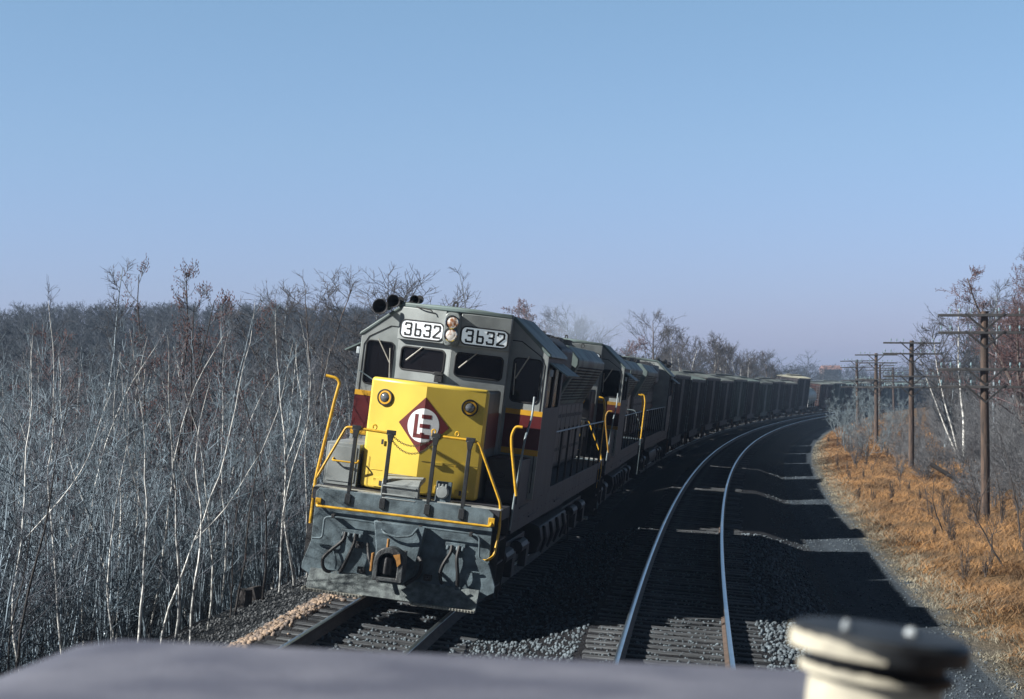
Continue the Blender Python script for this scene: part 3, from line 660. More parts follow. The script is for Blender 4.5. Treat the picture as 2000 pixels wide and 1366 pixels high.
    for sg in (-1, 1):
        q = rr(*sorted((sg * .155, sg * .925)), 4.275, 4.575, .09, 5); nn = Vector((-sg * tb2, 1, 0)).normalized()
        b = MB(); b.plate(q, [], lambda p: fold3(p[0], p[1], .006), nn, .005); nb = P(b, 'number_board', BOARD)
        b = MB(); b.tube([fold3(p[0], p[1], .008) for p in q + q[:2]], .012, 6, False); P(b, 'board_frame', BLACK, par=nb, smooth=True)
        x0 = -.925 + .085 if sg < 0 else .155 + .085
        mb = digits('3632', x0, 4.325, .105, .195, .068, .032, lambda u, z, e: fold3(u, z, .006 + e)); P(mb, 'board_numerals', BLACK, par=nb)
    # headlight
    b = MB(); q = rr(-.135, .135, 4.25, 4.78, .09, 5); b.prism(q, lambda p: (p[0], FY - .20, p[1]), lambda p: (p[0], FY + .02, p[1]))
    b.lathe([(.0, 0), (.09, .01), (.125, .06), (.13, .16)], (0, FY - .085, 4.20), (0, .0, 1), 16)
    hl = P(b, 'headlight', mat('headlight_grey', (.24, .27, .27), .4, .3, 6), bevel=.02)
    for z in (4.615, 4.405):
        b = MB(); b.lathe([(.118, 0), (.118, .03), (.105, .034), (.10, .005), (.07, -.03), (.02, -.05)], (0, FY - .205, z), (0, -1, 0), 24, cap=False); l_ = P(b, 'lamp', CHROME, par=hl, smooth=True, fix=False)
        b = MB(); b.lathe([(.098, .008), (.08, .022), (.04, .032), (0, .035)], (0, FY - .205, z), (0, -1, 0), 22); P(b, 'lamp_glass', mat('lamp_glass', (.85, .82, .78), .15, .1, 9, col2=(.30, .13, .06), ramp=(.44, .54), stretch=(1, 1, 1)), par=hl, smooth=True)  # mottled white and orange painted in for the sunlit reflections of the lamp
        
    # horns on the roof
    for x, y, z, r0, ln in ((-1.30, 2.62, 4.74, .135, .55), (-1.10, 2.72, 4.86, .115, .48), (-.80, 3.05, 4.93, .085, .36)):
        b = MB(); b.lathe([(r0, 0), (r0 * .82, .05), (r0 * .5, .17), (r0 * .3, .34), (.03, ln), (.035, ln + .02), (.035, ln + .10)], (x, y, z), (0, 1, .04), 20, cap=False)
        b.lathe([(r0, 0), (r0 * .92, .0), (r0 * .72, .06), (r0 * .4, .2), (.01, .34)], (x, y, z), (0, 1, .04), 20, cap=False)
        b.lathe([(.07, 0), (.075, .03), (.06, .09), (.0, .1)], (x, y + ln + .08, z + .03), (0, 1, 0), 14)
        P(b, 'air_horn', IRON, smooth=True, fix=False)
    b = MB(); b.bend([(-1.30, 3.2, 4.76), (-.80, 3.4, 4.92)], .03, 8); b.bend([(-.85, 3.2, 4.84), (-.84, 3.05, 4.9), (-.8, 3.4, 4.95)], .025, 8); b.box(-.95, -.76, 2.95, 3.4, 4.78, 4.88)
    b.bend([(-.86, 2.95, 4.84), (-.62, 2.62, 4.80), (-.40, 2.56, 4.78), (-.36, 2.56, 4.72)], .012, 6); P(b, 'horn_bracket', IRON, bevel=.006)
    b = MB(); b.plate([(-.15, 4.86), (-.07, 4.86), (-.06, 4.96), (-.10, 5.0), (-.15, 4.98)], [[(-.125, 4.9), (-.09, 4.9), (-.09, 4.95), (-.125, 4.95)]], lambda p: (p[0], 3.2, p[1]), (0, 1, 0), .05); P(b, 'roof_bracket', IRON)
    # wipers
    for a, c in (((-.50, 4.14), (-.76, 3.90)), ((.45, 4.16), (.18, 3.88))):
        b = MB(); p, q = Vector(fold2(a[0], a[1], .03)), Vector(fold2(c[0], c[1], .03)); b.tube([p, q], .011, 6); b.tube([q - (p - q) * .05, q + (p - q) * .45], .014, 6); P(b, 'wiper', mat('pale_wiper', (.5, .48, .42), .5, .2, 9))
    for sg, x0 in ((-1, -1.33), (1, 1.30)):
        b = MB(); b.tube([(x0, 2.97, 4.20), (x0 - .20 if sg > 0 else x0 + .25, 2.97, 3.80)], .012, 6); b.tube([(x0 - .22 if sg > 0 else x0 + .22, 2.965, 4.06), (x0 - .20 if sg > 0 else x0 + .27, 2.965, 3.52)], .009, 5); P(b, 'wiper', MATS['pale_wiper'])
    b = MB(); b.tube([(-1.60, 2.98, 3.62), (-1.08, 2.9, 3.36)], .012, 6); P(b, 'door_grab_rail', DGREY)
    b = MB(); b.box(-.22, -.08, 2.55, 2.64, 3.58, 3.70); b.prism([(-.26, 3.70), (-.06, 3.70), (-.10, 3.76), (-.22, 3.76)], lambda p: (p[0], 2.54, p[1]), lambda p: (p[0], 2.64, p[1])); P(b, 'nose_bell_crank', IRON, bevel=.01)
    for sg in (-1, 1):      # sun shades
        b = MB(); b.prism([(sg * 1.62, 4.12), (sg * 1.95, 3.93), (sg * 1.96, 3.95), (sg * 1.62, 4.15)], lambda p: (p[0], 3.25, p[1]), lambda p: (p[0], 5.5, p[1])); P(b, 'sun_shade', GREENROOF, par=cab_o)
        b = MB(); b.box(*sorted((sg * 1.66, sg * 1.72)), 3.12, 3.16, 3.9, 4.02); P(b, 'wing_mirror', mat('mirror_pale', (.55, .62, .66), .3, .1, 4), par=cab_o, bevel=.01)

    # ---- long hood
    b = MB(); b.box(-.93, .93, 5.80, 18.55, 1.79, 4.36); hood = P(b, 'long_hood', SHADEGREY, bevel=.12, seg=4)
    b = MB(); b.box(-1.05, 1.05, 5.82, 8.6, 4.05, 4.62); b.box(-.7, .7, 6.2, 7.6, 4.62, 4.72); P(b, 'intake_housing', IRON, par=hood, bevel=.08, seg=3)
    b = MB(); b.prism([(-.95, 3.55), (-1.25, 3.9), (-1.25, 4.45), (-.9, 4.66), (.9, 4.66), (1.25, 4.45), (1.25, 3.9), (.95, 3.55)], lambda p: (p[0], 8.65, p[1]), lambda p: (p[0], 11.0, p[1])); P(b, 'dynamic_brake_housing', SHADEGREY, par=hood, bevel=.06, seg=3)
    b = MB(); b.prism([(-.94, 3.25), (-1.36, 4.16), (-1.36, 4.30), (-1.08, 4.56), (1.08, 4.56), (1.36, 4.30), (1.36, 4.16), (.94, 3.25)], lambda p: (p[0], 11.4, p[1]), lambda p: (p[0], 18.3, p[1])); rad = P(b, 'radiator_housing', GREENROOF, par=hood, bevel=.03)
    for sg in (-1, 1):
        b = MB(); d0 = Vector((sg * .42, 0, .91)).normalized(); nn = Vector((sg * .91, 0, -.42)).normalized()
        for k in range(3):
            for j in range(12):
                c = Vector((sg * .955, 11.65 + k * 2.2, 3.28)) + d0 * (.08 + j * .075) + nn * .004
                vs = [c, c + Vector((0, 1.95, 0)), c + Vector((0, 1.95, 0)) + d0 * .045 + nn * .03, c + d0 * .045 + nn * .03]
                b.add(vs + [v - nn * .006 for v in vs], [(0, 1, 2, 3), (7, 6, 5, 4), (0, 4, 5, 1), (1, 5, 6, 2), (2, 6, 7, 3), (3, 7, 4, 0)])
        P(b, 'radiator_grille', IRON, par=hood)
    for y in (12.6, 14.8, 17.0):
        b = MB(); b.lathe([(.62, 0), (.62, .16), (.55, .18), (.55, .1)], (0, y, 4.58), (0, 0, 1), 24); P(b, 'roof_fan', IRON, par=hood)
    b = MB(); b.lathe([(.3, 0), (.26, .18), (.22, .18), (.22, .05)], (0, 9.8, 4.64), (0, 0, 1), 16); P(b, 'exhaust_stack', IRON, par=hood)
    b = MB()
    for y in (6.1, 8.4, 8.9, 10.8, 11.8, 17.9):
        for x in (-.8, .8): b.tube([(x + .045 * math.cos(a), y, 4.66 + .05 * math.sin(a)) for a in [R(q) for q in range(0, 361, 45)]], .012, 5, False)
    P(b, 'lifting_eye', IRON, par=hood)
    for sg in (-1, 1):
        for k in range(12):
            b = MB(); y = 6.0 + k * 1.03; x0, x1 = sorted((sg * .931, sg * .949)); b.box(x0, x1, y, y + .96, 1.95, 3.22 if y > 11 else 3.45)
            for j in range(3): b.box(*sorted((sg * .949, sg * .962)), y + .10 + j * .28, y + .26 + j * .28, 2.95, 3.03); b.box(*sorted((sg * .949, sg * .962)), y + .10 + j * .28, y + .26 + j * .28, 2.2, 2.28)
            b.box(*sorted((sg * .949, sg * .975)), y + .88, y + .92, 2.6, 2.72)
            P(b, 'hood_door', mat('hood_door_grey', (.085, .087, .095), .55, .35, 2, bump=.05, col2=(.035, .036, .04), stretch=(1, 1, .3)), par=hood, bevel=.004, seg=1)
        b = MB(); b.box(*sorted((sg * .9635, sg * .968)), 5.95, 11.2, 2.75, 2.90); P(b, 'maroon_band', MAROON, par=hood)
        # walkway rail with posts
        b = MB(); ys = [3.9 + k * 1.43 for k in range(11)]
        b.tube([(sg * 1.50, 3.7, 2.84), (sg * 1.50, 18.4, 2.84)], .019, 8)
        P(b, 'side_handrail', mat('pale_handrail', (.22, .28, .31), .45, .3, 20), smooth=True)
        for y in ys:
            b = MB(); b.box(*sorted((sg * 1.48, sg * 1.52)), y - .025, y + .025, 1.5, 2.83); P(b, 'side_railing_post', IRON)
        b = MB(); b.bend([(sg * 1.44, 19.2, 1.1), (sg * 1.44, 19.2, 3.15), (sg * 1.38, 19.2, 3.4), (sg * 1.25, 19.2, 3.42)], .028, 8, .1); P(b, 'rear_handrail', RAILY, smooth=True)
        b = MB(); b.bend([(sg * 1.44, 19.15, 2.1), (sg * 1.1, 19.2, 2.8), (sg * .3, 19.2, 2.8)], .018, 6, .08); P(b, 'rear_end_rail', mat('pale_handrail', (1, 1, 1)), smooth=True)
    b = MB(); b.box(-.10, .10, 19.3, 19.95, .68, .98); b.box(-.26, .26, 19.75, 20.0, .66, 1.0); P(b, 'rear_coupler', IRON, bevel=.03)
    b = MB(); b.box(-1.46, 1.46, 19.3, 19.34, .45, 1.78); P(b, 'rear_pilot', DGREY)
    # ---- tank, reservoirs, trucks
    b = MB(); b.prism([(-1.40, 1.0), (-1.46, .75), (-1.38, .5), (-1.0, .34), (1.0, .34), (1.38, .5), (1.46, .75), (1.40, 1.0), (1.0, 1.12), (-1.0, 1.12)], lambda p: (p[0], 7.0, p[1]), lambda p: (p[0], 12.0, p[1]))
    for y in (7.4, 8.6, 9.8, 11.0): b.prism([(1.47, 1.0), (1.53, .75), (1.44, .46), (1.40, .5), (1.46, .75), (1.40, 1.0)], lambda p: (p[0], y, p[1]), lambda p: (p[0], y + .08, p[1]))
    P(b, 'fuel_tank', mat('oily_tank', (.03, .03, .034), .6, .4, 3), bevel=.05, seg=3)
    for sg in (-1, 1):
        b = MB(); b.lathe([(.0, 0), (.14, .02), (.19, .1), (.19, 3.3), (.14, 3.38), (0, 3.4)], (sg * 1.22, 7.9, 1.28), (0, 1, 0), 16); P(b, 'air_reservoir', SHADEGREY, smooth=True)
    for y0 in (1.75, 13.35):
        tr = MB(); tr.box(-.75, .75, y0 - .3, y0 + 4.6, .62, .85)
        for sg in (-1, 1):
            tr.prism([(y0 - .55, .95), (y0 + 4.55, .95), (y0 + 4.7, .62), (y0 + 4.3, .45), (y0 + 3.2, .50), (y0 + 2.6, .34), (y0 + 1.4, .34), (y0 + .8, .50), (y0 - .3, .45), (y0 - .7, .62)], lambda p: (sg * 1.0, p[0], p[1]), lambda p: (sg * 1.2, p[0], p[1]))
            for k in range(3): tr.box(*sorted((sg * 1.2, sg * 1.34)), y0 - .05 + k * 2.0, y0 + .35 + k * 2.0, .35, .78)
            tr.tube([(sg * 1.3, y0 + .5, .82), (sg * 1.3, y0 + 1.5, .82)], .12, 10); tr.tube([(sg * 1.3, y0 + 2.6, .82), (sg * 1.3, y0 + 3.5, .82)], .12, 10)
            tr.tube([(sg * 1.38, y0 - .5, .9), (sg * 1.42, y0 - .3, .25), (sg * 1.2, y0 - .2, .15)], .025, 6)
        t = P(tr, 'truck', IRON, bevel=.02)
        for k in range(3):
            for sg in (-1, 1):
                b = MB(); b.lathe([(.1, -.07), (.44, -.05), (.51, -.065), (.535, -.065), (.54, -.04), (.515, .0), (.505, .07), (.44, .07), (.38, .03), (.14, .04), (.12, .10), (.0, .10)], (sg * .755, y0 + .15 + k * 2.0, .51), (sg, 0, 0), 28); P(b, 'wheel', RUST, par=t, smooth=True)
    return root

def place_on_left(o, s0, L, zoff=0.0):
    """stand a vehicle of length L on the left-hand track, front at s0"""
    sa, sb = s0 + L * .15, s0 + L * .85
    xa, ya = W(sa, oL(sa)); xb, yb = W(sb, oL(sb)); h = math.atan2(float(xb - xa), float(yb - ya))
    t = .15 * L; z = ZL + zoff
    px, py = float(xa) - math.sin(h) * t, float(ya) - math.cos(h) * t
    o.rotation_mode = 'XYZ'; o.rotation_euler = Euler((0, CL, -h), 'XYZ')
    Rm = o.rotation_euler.to_matrix()
    o.location = (px, py, z)
    return o
loco = make_loco()
S1 = 28.418
place_on_left(loco, S1, 20.0)
EMB = ('board_numerals', 'emblem', 'emblem_disc', 'emblem_letter')
loco2 = copy_tree(loco, None, skip=EMB)
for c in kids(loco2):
    if c.name.split('.')[0] == 'nose_front': c.material_slots[0].link = 'OBJECT'; c.material_slots[0].material = SHADEGREY
    if c.name.split('.')[0] == 'nose': c.material_slots[0].link = 'OBJECT'; c.material_slots[0].material = SHADEGREY
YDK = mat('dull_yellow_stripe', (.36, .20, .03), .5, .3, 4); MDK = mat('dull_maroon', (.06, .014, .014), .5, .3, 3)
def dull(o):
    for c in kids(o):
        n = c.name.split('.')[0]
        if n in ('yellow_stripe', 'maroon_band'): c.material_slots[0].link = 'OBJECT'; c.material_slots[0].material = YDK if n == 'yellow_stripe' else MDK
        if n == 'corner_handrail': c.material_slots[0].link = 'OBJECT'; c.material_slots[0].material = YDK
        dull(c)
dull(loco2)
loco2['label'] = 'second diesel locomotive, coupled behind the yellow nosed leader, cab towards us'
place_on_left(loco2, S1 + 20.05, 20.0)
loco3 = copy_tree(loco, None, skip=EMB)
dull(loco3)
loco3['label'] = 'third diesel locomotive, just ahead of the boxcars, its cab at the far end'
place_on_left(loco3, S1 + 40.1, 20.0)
loco3.rotation_euler = Euler((0, -CL, loco3.rotation_euler.z + math.pi), 'XYZ')
_h = -(loco3.rotation_euler.z - math.pi)
loco3.location = (loco3.location.x + math.sin(_h) * 19.95, loco3.location.y + math.cos(_h) * 19.95, ZL)
# ------------------------------------------------------------------ freight cars
BROWN = mat('boxcar_brown', (.075, .050, .050), .75, .4, 2, col2=(.032, .025, .027), stretch=(1, 1, .3))
CHAR = mat('boxcar_charcoal', (.075, .066, .074), .75, .4, 2, col2=(.025, .022, .025), stretch=(1, 1, .3))
GREENC = mat('boxcar_green', (.12, .17, .155), .75, .4, 2, col2=(.03, .048, .045), stretch=(1, 1, .3))
REDB = mat('boxcar_oxide', (.10, .042, .036), .75, .4, 2, col2=(.035, .02, .02), stretch=(1, 1, .3))
ROOFG = mat('galvanised_roof', (.20, .235, .23), .5, .4, 1.2, col2=(.09, .10, .10))
PALE = mat('pale_yellow_panel', (.42, .42, .34), .6, .2, 3)
TANKC = mat('tank_pale_green', (.38, .50, .48), .5, .3, 2)
def car_truck(root, y0):
    b = MB()
    for sg in (-1, 1):
        b.prism([(-1.05, .62), (1.05, .62), (1.05, .45), (.55, .30), (-.55, .30), (-1.05, .45)], lambda p: (sg * .98, y0 + p[0], p[1]), lambda p: (sg * 1.12, y0 + p[0], p[1]))
        for d in (-.85, .85): b.box(*sorted((sg * 1.1, sg * 1.2)), y0 + d - .14, y0 + d + .14, .34, .64)
    b.box(-1.0, 1.0, y0 - .25, y0 + .25, .40, .8); t = b.build('truck', IRON, root)
    for d in (-.85, .85):
        for sg in (-1, 1):
            b = MB(); b.lathe([(.08, -.06), (.38, -.05), (.45, -.06), (.46, -.03), (.42, .06), (.34, .03), (.1, .05), (.0, .05)], (sg * .755, y0 + d, .42), (sg, 0, 0), 16); b.build('wheel', RUST, t, smooth=True)
def make_boxcar(L=15.4, H=4.2):
    r_ = empty('boxcar'); b = MB(); b.box(-1.40, 1.40, .25, L - .25, 1.08, H)
    for sg in (-1, 1):
        n = 18
        for k in range(n + 1):
            y = .28 + k * (L - .56) / n
            if abs(y - L / 2) > 1.5: b.box(*sorted((sg * 1.40, sg * 1.47)), y - .05, y + .05, 1.1, H - .05)
        b.box(*sorted((sg * 1.40, sg * 1.48)), .25, L - .25, H - .12, H - .002)
        b.prism([(3.4, 1.15), (3.9, .78), (L - 3.9, .78), (L - 3.4, 1.15)], lambda p: (sg * 1.41, p[0], p[1]), lambda p: (sg * 1.49, p[0], p[1]))
    for y0, y1 in ((.12, .25), (L - .25, L - .12)):
        for k in range(9): b.box(-1.3, 1.3, y0 + .03, y1 - .0, 1.25 + k * .33, 1.42 + k * .33)
        b.box(-1.40, -1.28, y0, y1, 1.1, H); b.box(1.28, 1.40, y0, y1, 1.1, H)
    b.build('body', BROWN, r_)
    b = MB(); b.prism([(-1.5, H), (-1.5, H + .06), (0, H + .26), (1.5, H + .06), (1.5, H)], lambda p: (p[0], .2, p[1]), lambda p: (p[0], L - .2, p[1]))
    for k in range(13):
        y = .6 + k * (L - 1.2) / 12; b.prism([(-1.5, H + .06), (-1.5, H + .10), (0, H + .30), (1.5, H + .10), (1.5, H + .06)], lambda p: (p[0], y - .04, p[1]), lambda p: (p[0], y + .04, p[1]))
    b.box(-.3, .3, .1, L - .1, H + .31, H + .35); b.build('roof', ROOFG, r_)
    for sg in (-1, 1):
        b = MB(); b.box(*sorted((sg * 1.42, sg * 1.515)), L / 2 - 1.3, L / 2 + 1.1, 1.2, H - .14)
        for k in range(5): b.box(*sorted((sg * 1.515, sg * 1.53)), L / 2 - 1.25, L / 2 + 1.05, 1.4 + k * .5, 1.46 + k * .5)
        b.build('sliding_door', BROWN, r_)
        LP_ = mat('ladder_pale', (.22, .25, .26), .6, .3, 8)
        for y in (.28, L - .6):
            b = MB()
            for k in range(8): b.box(*sorted((sg * 1.50, sg * 1.52)), y, y + .42, 1.3 + k * .36, 1.325 + k * .36)
            for yy in (y, y + .40): b.box(*sorted((sg * 1.48, sg * 1.50)), yy, yy + .02, 1.2, H)
            b.build('ladder', LP_, r_)
        for y in (.02, L - .05):
            b = MB()
            for k in range(8): b.box(*sorted((sg * .85, sg * 1.25)), y, y + .025, 1.3 + k * .36, 1.325 + k * .36)
            for xx in (.85, 1.23): b.box(*sorted((sg * xx, sg * (xx + .02))), y + .005, y + .03, 1.2, H - .1)
            b.build('ladder', LP_, r_)
    b = MB(); b.box(-.10, .10, -.45, L + .45, .70, .95); b.box(-.25, .25, -.42, -.2, .66, 1.0); b.box(-.25, .25, L + .2, L + .42, .66, 1.0); b.box(-.9, .9, .4, L - .4, .85, 1.08); b.build('underframe', IRON, r_)
    car_truck(r_, 2.3); car_truck(r_, L - 2.3)
    return r_
def make_tankcar(L=13.0):
    r_ = empty('tank_car'); b = MB(); b.lathe([(0, 0), (.9, .06), (1.2, .3), (1.25, .6), (1.25, L - 1.8), (1.2, L - 1.5), (.9, L - 1.26), (0, L - 1.2)], (0, .6, 2.35), (0, 1, 0), 24)
    b.build('tank', TANKC, r_, smooth=True)
    b = MB(); b.lathe([(.55, 0), (.55, .6), (.4, .72), (0, .75)], (0, L / 2, 3.5), (0, 0, 1), 18); b.build('dome', TANKC, r_, smooth=True)
    b = MB(); b.box(-1.3, 1.3, .3, L - .3, .98, 1.1); b.box(-.10, .10, -.45, L + .45, .70, .95)
    for y in (2.0, L - 2.4): b.box(-1.1, 1.1, y, y + .4, 1.1, 1.6)
    b.build('underframe', IRON, r_)
    for sg in (-1, 1):
        b = MB(); b.tube([(sg * 1.32, .5, 2.0), (sg * 1.32, L - .5, 2.0)], .03, 6)
        for k in range(5): b.box(*sorted((sg * 1.3, sg * 1.34)), .5 + k * (L - 1.0) / 4 - .02, .5 + k * (L - 1.0) / 4 + .02, 1.0, 2.0)
        b.build('handrail', WHITE, r_)
    car_truck(r_, 1.9); car_truck(r_, L - 1.9)
    return r_
def recolor(root, m, roof=None):
    for c in kids(root):
        n = c.name.split('.')[0]
        if n in ('body', 'sliding_door'): c.material_slots[0].link = 'OBJECT'; c.material_slots[0].material = m
        if n == 'roof' and roof: c.material_slots[0].link = 'OBJECT'; c.material_slots[0].material = roof
ORD = ['first', 'second', 'third', 'fourth', 'fifth', 'sixth', 'seventh', 'eighth', 'ninth', 'tenth', 'eleventh', 'twelfth', 'thirteenth', 'fourteenth', 'fifteenth', 'sixteenth', 'seventeenth', 'eighteenth', 'nineteenth', 'twentieth',
       'twenty first', 'twenty second', 'twenty third', 'twenty fourth', 'twenty fifth']
car0 = make_boxcar(); tank0 = make_tankcar(); s = S1 + 60.6; i = 0; used = False
kinds = [(CHAR, 'charcoal'), (CHAR, 'charcoal'), (BROWN, 'dark brown'), (CHAR, 'charcoal'), (GREENC, 'dull green'), (BROWN, 'dark brown'), (GREENC, 'dull green'), (CHAR, 'charcoal'), (BROWN, 'dark brown'), ('HI', 'tall charcoal'), ('TANK', ''), (REDB, 'red brown'), (GREENC, 'dull green'), (CHAR, 'charcoal')]
while s < 470 and i < len(ORD):
    k = kinds[i] if i < len(kinds) else [(GREENC, 'dull green'), (CHAR, 'charcoal'), (BROWN, 'dark brown'), ('HI', 'tall charcoal')][i % 4]
    if k[0] == 'TANK':
        o = tank0; L = 13.0; tag(o, 'pale green tank car between boxcars, in the gap on the bend', 'tank car', 'freight cars of the train')
    else:
        o = car0 if not used else copy_tree(car0); used = True; L = 15.4
        if k[0] == 'HI': o.scale = (1, 1, 1.16); recolor(o, CHAR, PALE if i < 12 else None)
        else:
            o.scale = (1, 1, (1.02, .99, 1.03, 1.0, 1.04)[i % 5]); recolor(o, k[0], [None, GREENROOF, None, None][i % 4])
        tag(o, f'{k[1]} ribbed boxcar, {ORD[i]} car behind the locomotives', 'freight car', 'freight cars of the train')
    place_on_left(o, s, L); s += L + .95; i += 1

# ------------------------------------------------------------------ telegraph poles
def make_pole():
    r_ = empty('telegraph_pole'); b = MB(); b.tube([(0, 0, -1.0), (.01, 0, 2.2), (-.015, 0, 4.6), (0, 0, 6.75)], .15, 12, rr=[.155, .145, .13, .115]); b.build('pole_shaft', POLEW, r_, smooth=True)
    for i, z in enumerate((6.62, 6.05, 4.85, 4.28)):
        b = MB(); b.box(-1.5, 1.5, -.20, -.09, z - .045, z + .045); a = b.build('crossarm', ARMW, r_, bevel=.008, seg=1)
        b = MB(); 
        for sg in (-1, 1): b.box(-.03, .03, -.215, -.2, 0, .85, Matrix.Translation((0, 0, z - .5)) @ Matrix.Rotation(sg * .85, 4, 'Y'))
        b.build('brace', IRON, a)
        for k, x in enumerate((-1.4, -1.1, -.8, -.45, .45, .8, 1.1, 1.4)):
            if (i * 3 + k) % 5 == 0: continue
            b = MB(); b.lathe([(.012, 0), (.012, .07), (.034, .08), (.037, .11), (.028, .13), (.03, .16), (.02, .18), (0, .18)], (x, -.145, z + .05), (0, 0, 1), 8); b.build('insulator', INSUL, a, smooth=True)
    return r_
pole0 = make_pole(); PL = ['nearest telegraph pole, weathered brown with four crossarms above the golden grass', 'second nearest telegraph pole, sunlit brown shaft rising from the grass edge', 'third telegraph pole, dark shaft above scrub beside the curve', 'fourth telegraph pole, thin and standing among pale bare shrubs',
      'fifth telegraph pole, small, in front of the far boxcars', 'sixth telegraph pole, small, beyond the bare shrubs on the bend', 'seventh telegraph pole, very small, against the far train', 'eighth telegraph pole, the farthest, nearly lost against the woods']
for i, (s_, o_) in enumerate(((62, 9.2), (100, 9.72), (136, 9.1), (172, 7.75), (209, 9.0), (246, 9.2), (283, 9.5), (320, 9.5))):
    p = pole0 if i == 0 else copy_tree(pole0); g = on_ground(s_, o_)
    p.location = (g.x, g.y, -.68 if i < 3 else -.75 + .05 * i); p.rotation_euler = (0, [.004, .012, .006, -.01, .02, -.015, .01, 0][i], -TH(s_) + [.0, .05, -.04, .06, 0, .03, 0, 0][i])
    tag(p, PL[i], 'telegraph pole', 'telegraph poles along the curve')
# ------------------------------------------------------------------ bare trees
def tubes_np(segs, n=3):
    """segs: rows of x0 y0 z0 x1 y1 z1 r0 r1 -> vertices, quads"""
    S_ = np.asarray(segs, float); p0, p1, r0, r1 = S_[:, :3], S_[:, 3:6], S_[:, 6], S_[:, 7]
    d = p1 - p0; L = np.linalg.norm(d, axis=1, keepdims=True); d = d / np.maximum(L, 1e-9)
    ref = np.where(np.abs(d[:, 2:3]) > .9, np.array([[1., 0, 0]]), np.array([[0, 0, 1.]]))
    u = np.cross(d, ref); u /= np.linalg.norm(u, axis=1, keepdims=True); v = np.cross(d, u)
    a = np.arange(n) * 2 * np.pi / n; c = np.cos(a)[None, :, None]; s = np.sin(a)[None, :, None]
    ring = u[:, None] * c + v[:, None] * s
    V = np.concatenate([p0[:, None] + ring * r0[:, None, None], p1[:, None] + ring * r1[:, None, None]], 1).reshape(-1, 3)
    k = np.arange(n); q = np.stack([k, (k + 1) % n, n + (k + 1) % n, n + k], -1)
    F = (q[None] + (np.arange(len(S_)) * 2 * n)[:, None, None]).reshape(-1, 4)
    return V, F
def unit(v): return v / (np.linalg.norm(v) + 1e-9)
def grow(r, p, d, L, r0, r1, n, wander, up):
    """one tapering, wandering stem; returns points, directions and radii"""
    P_ = [p]; D_ = [d]; Rr = [r0]
    for i in range(n):
        d = unit(d + r.normal(0, wander, 3) + np.array([0, 0, up])); p = p + d * L / n
        P_.append(p); D_.append(d); Rr.append(r0 + (r1 - r0) * (i + 1) / n)
    return P_, D_, Rr
def put(segs, P_, Rr):
    for i in range(len(P_) - 1): segs.append((*P_[i], *P_[i + 1], Rr[i], Rr[i + 1]))
def side_dir(r, d, ang):
    a = r.uniform(0, 2 * np.pi); u = unit(np.cross(d, [0.3, .2, 1.0] if abs(d[2]) < .95 else [1., 0, 0])); v = np.cross(d, u)
    return unit(d * math.cos(ang) + (u * math.cos(a) + v * math.sin(a)) * math.sin(ang))
def gen_tree(seed, H=9.0, r0=.05, stems=1, spread=.12, bstart=.25, nb=20, ang=45, bl=.28, nt=9, tl=.55, n3=2, wander=.05, up=.03, rtw=.006, shape=0, forks=0):
    r = np.random.default_rng(seed); T = []; C = []; tips = []
    todo = []
    for k in range(stems):
        d = unit(np.array([r.normal(0, spread), r.normal(0, spread), 1.0])); h = H * (1 if k == 0 else r.uniform(.6, 1.0))
        P_, D_, Rr = grow(r, np.array([r.normal(0, .05 * (stems > 1)), r.normal(0, .05 * (stems > 1)), -.15]), d, h, r0 * (1 if k == 0 else .75), r0 * .12, 16, wander, up); put(T, P_, Rr); todo.append((P_, D_, Rr, h, nb if k == 0 else max(5, nb // 2)))
        for f in range(forks):
            i = r.integers(4, 9); P2, D2, R2 = grow(r, P_[i], side_dir(r, D_[i], r.uniform(.35, .65)), h * r.uniform(.4, .6), Rr[i] * .75, r0 * .1, 10, wander, .09); put(T, P2, R2); todo.append((P2, D2, R2, h * .6, nb // 2))
    for P_, D_, Rr, h, m in todo:
        N = len(P_) - 1
        for b_ in range(m):
            t = bstart + (1 - bstart) * (b_ + r.random()) / m; x = t * N; i = min(int(x), N - 1); f = x - i
            p = P_[i] * (1 - f) + P_[i + 1] * f
            prof = (1.12 - t) if shape == 0 else (math.sin(math.pi * min(1, max(0, (t - bstart) / (1.02 - bstart)) ** .8)) * .8 + .25)
            L = bl * h * prof * r.uniform(.6, 1.15) + .15
            rb = max(rtw * 1.4, Rr[i] * .42)
            Q, E_, Rq = grow(r, p, side_dir(r, D_[i], R(ang * r.uniform(.75, 1.25))), L, rb, rtw, 6, .075, .035); put(C, Q, Rq)
            for q in range(nt):
                j = 1 + int(r.random() * 5); g = r.random(); pp = Q[j] * (1 - g) + Q[min(j + 1, 6)] * g
                U, G, Ru = grow(r, pp, side_dir(r, E_[j], R(r.uniform(28, 55))), tl * r.uniform(.35, 1.1) * (.5 + L / (bl * h + .3)), rtw * .95, rtw * .55, 3, .09, .05); put(C, U, Ru); tips.append(U[-1])
                for z in range(n3):
                    jj = r.integers(1, 3); U2, G2, R2 = grow(r, U[jj], side_dir(r, G[jj], R(40)), tl * r.uniform(.2, .5), rtw * .65, rtw * .45, 2, .10, .04); put(C, U2, R2); tips.append(U2[-1])
    return T, C, tips
BIRCH = mat('birch_bark', (.78, .78, .75), .7, .5, 2.6, col2=(.12, .13, .145), stretch=(1, 1, 1.6), ramp=(.36, .54), bump=.1)
GREYBARK = mat('grey_bark', (.38, .46, .52), .85, .4, 6, col2=(.10, .125, .15), stretch=(1, 1, .4))
DARKBARK = mat('dark_bark', (.055, .05, .05), .9, .4, 8)
BROWNBARK = mat('brown_bark', (.17, .14, .125), .9, .4, 6, stretch=(1, 1, .4))
TWIG = mat('grey_twigs', (.22, .295, .355), .85, .4, 1.3, col2=(.04, .055, .07), ramp=(.40, .60))
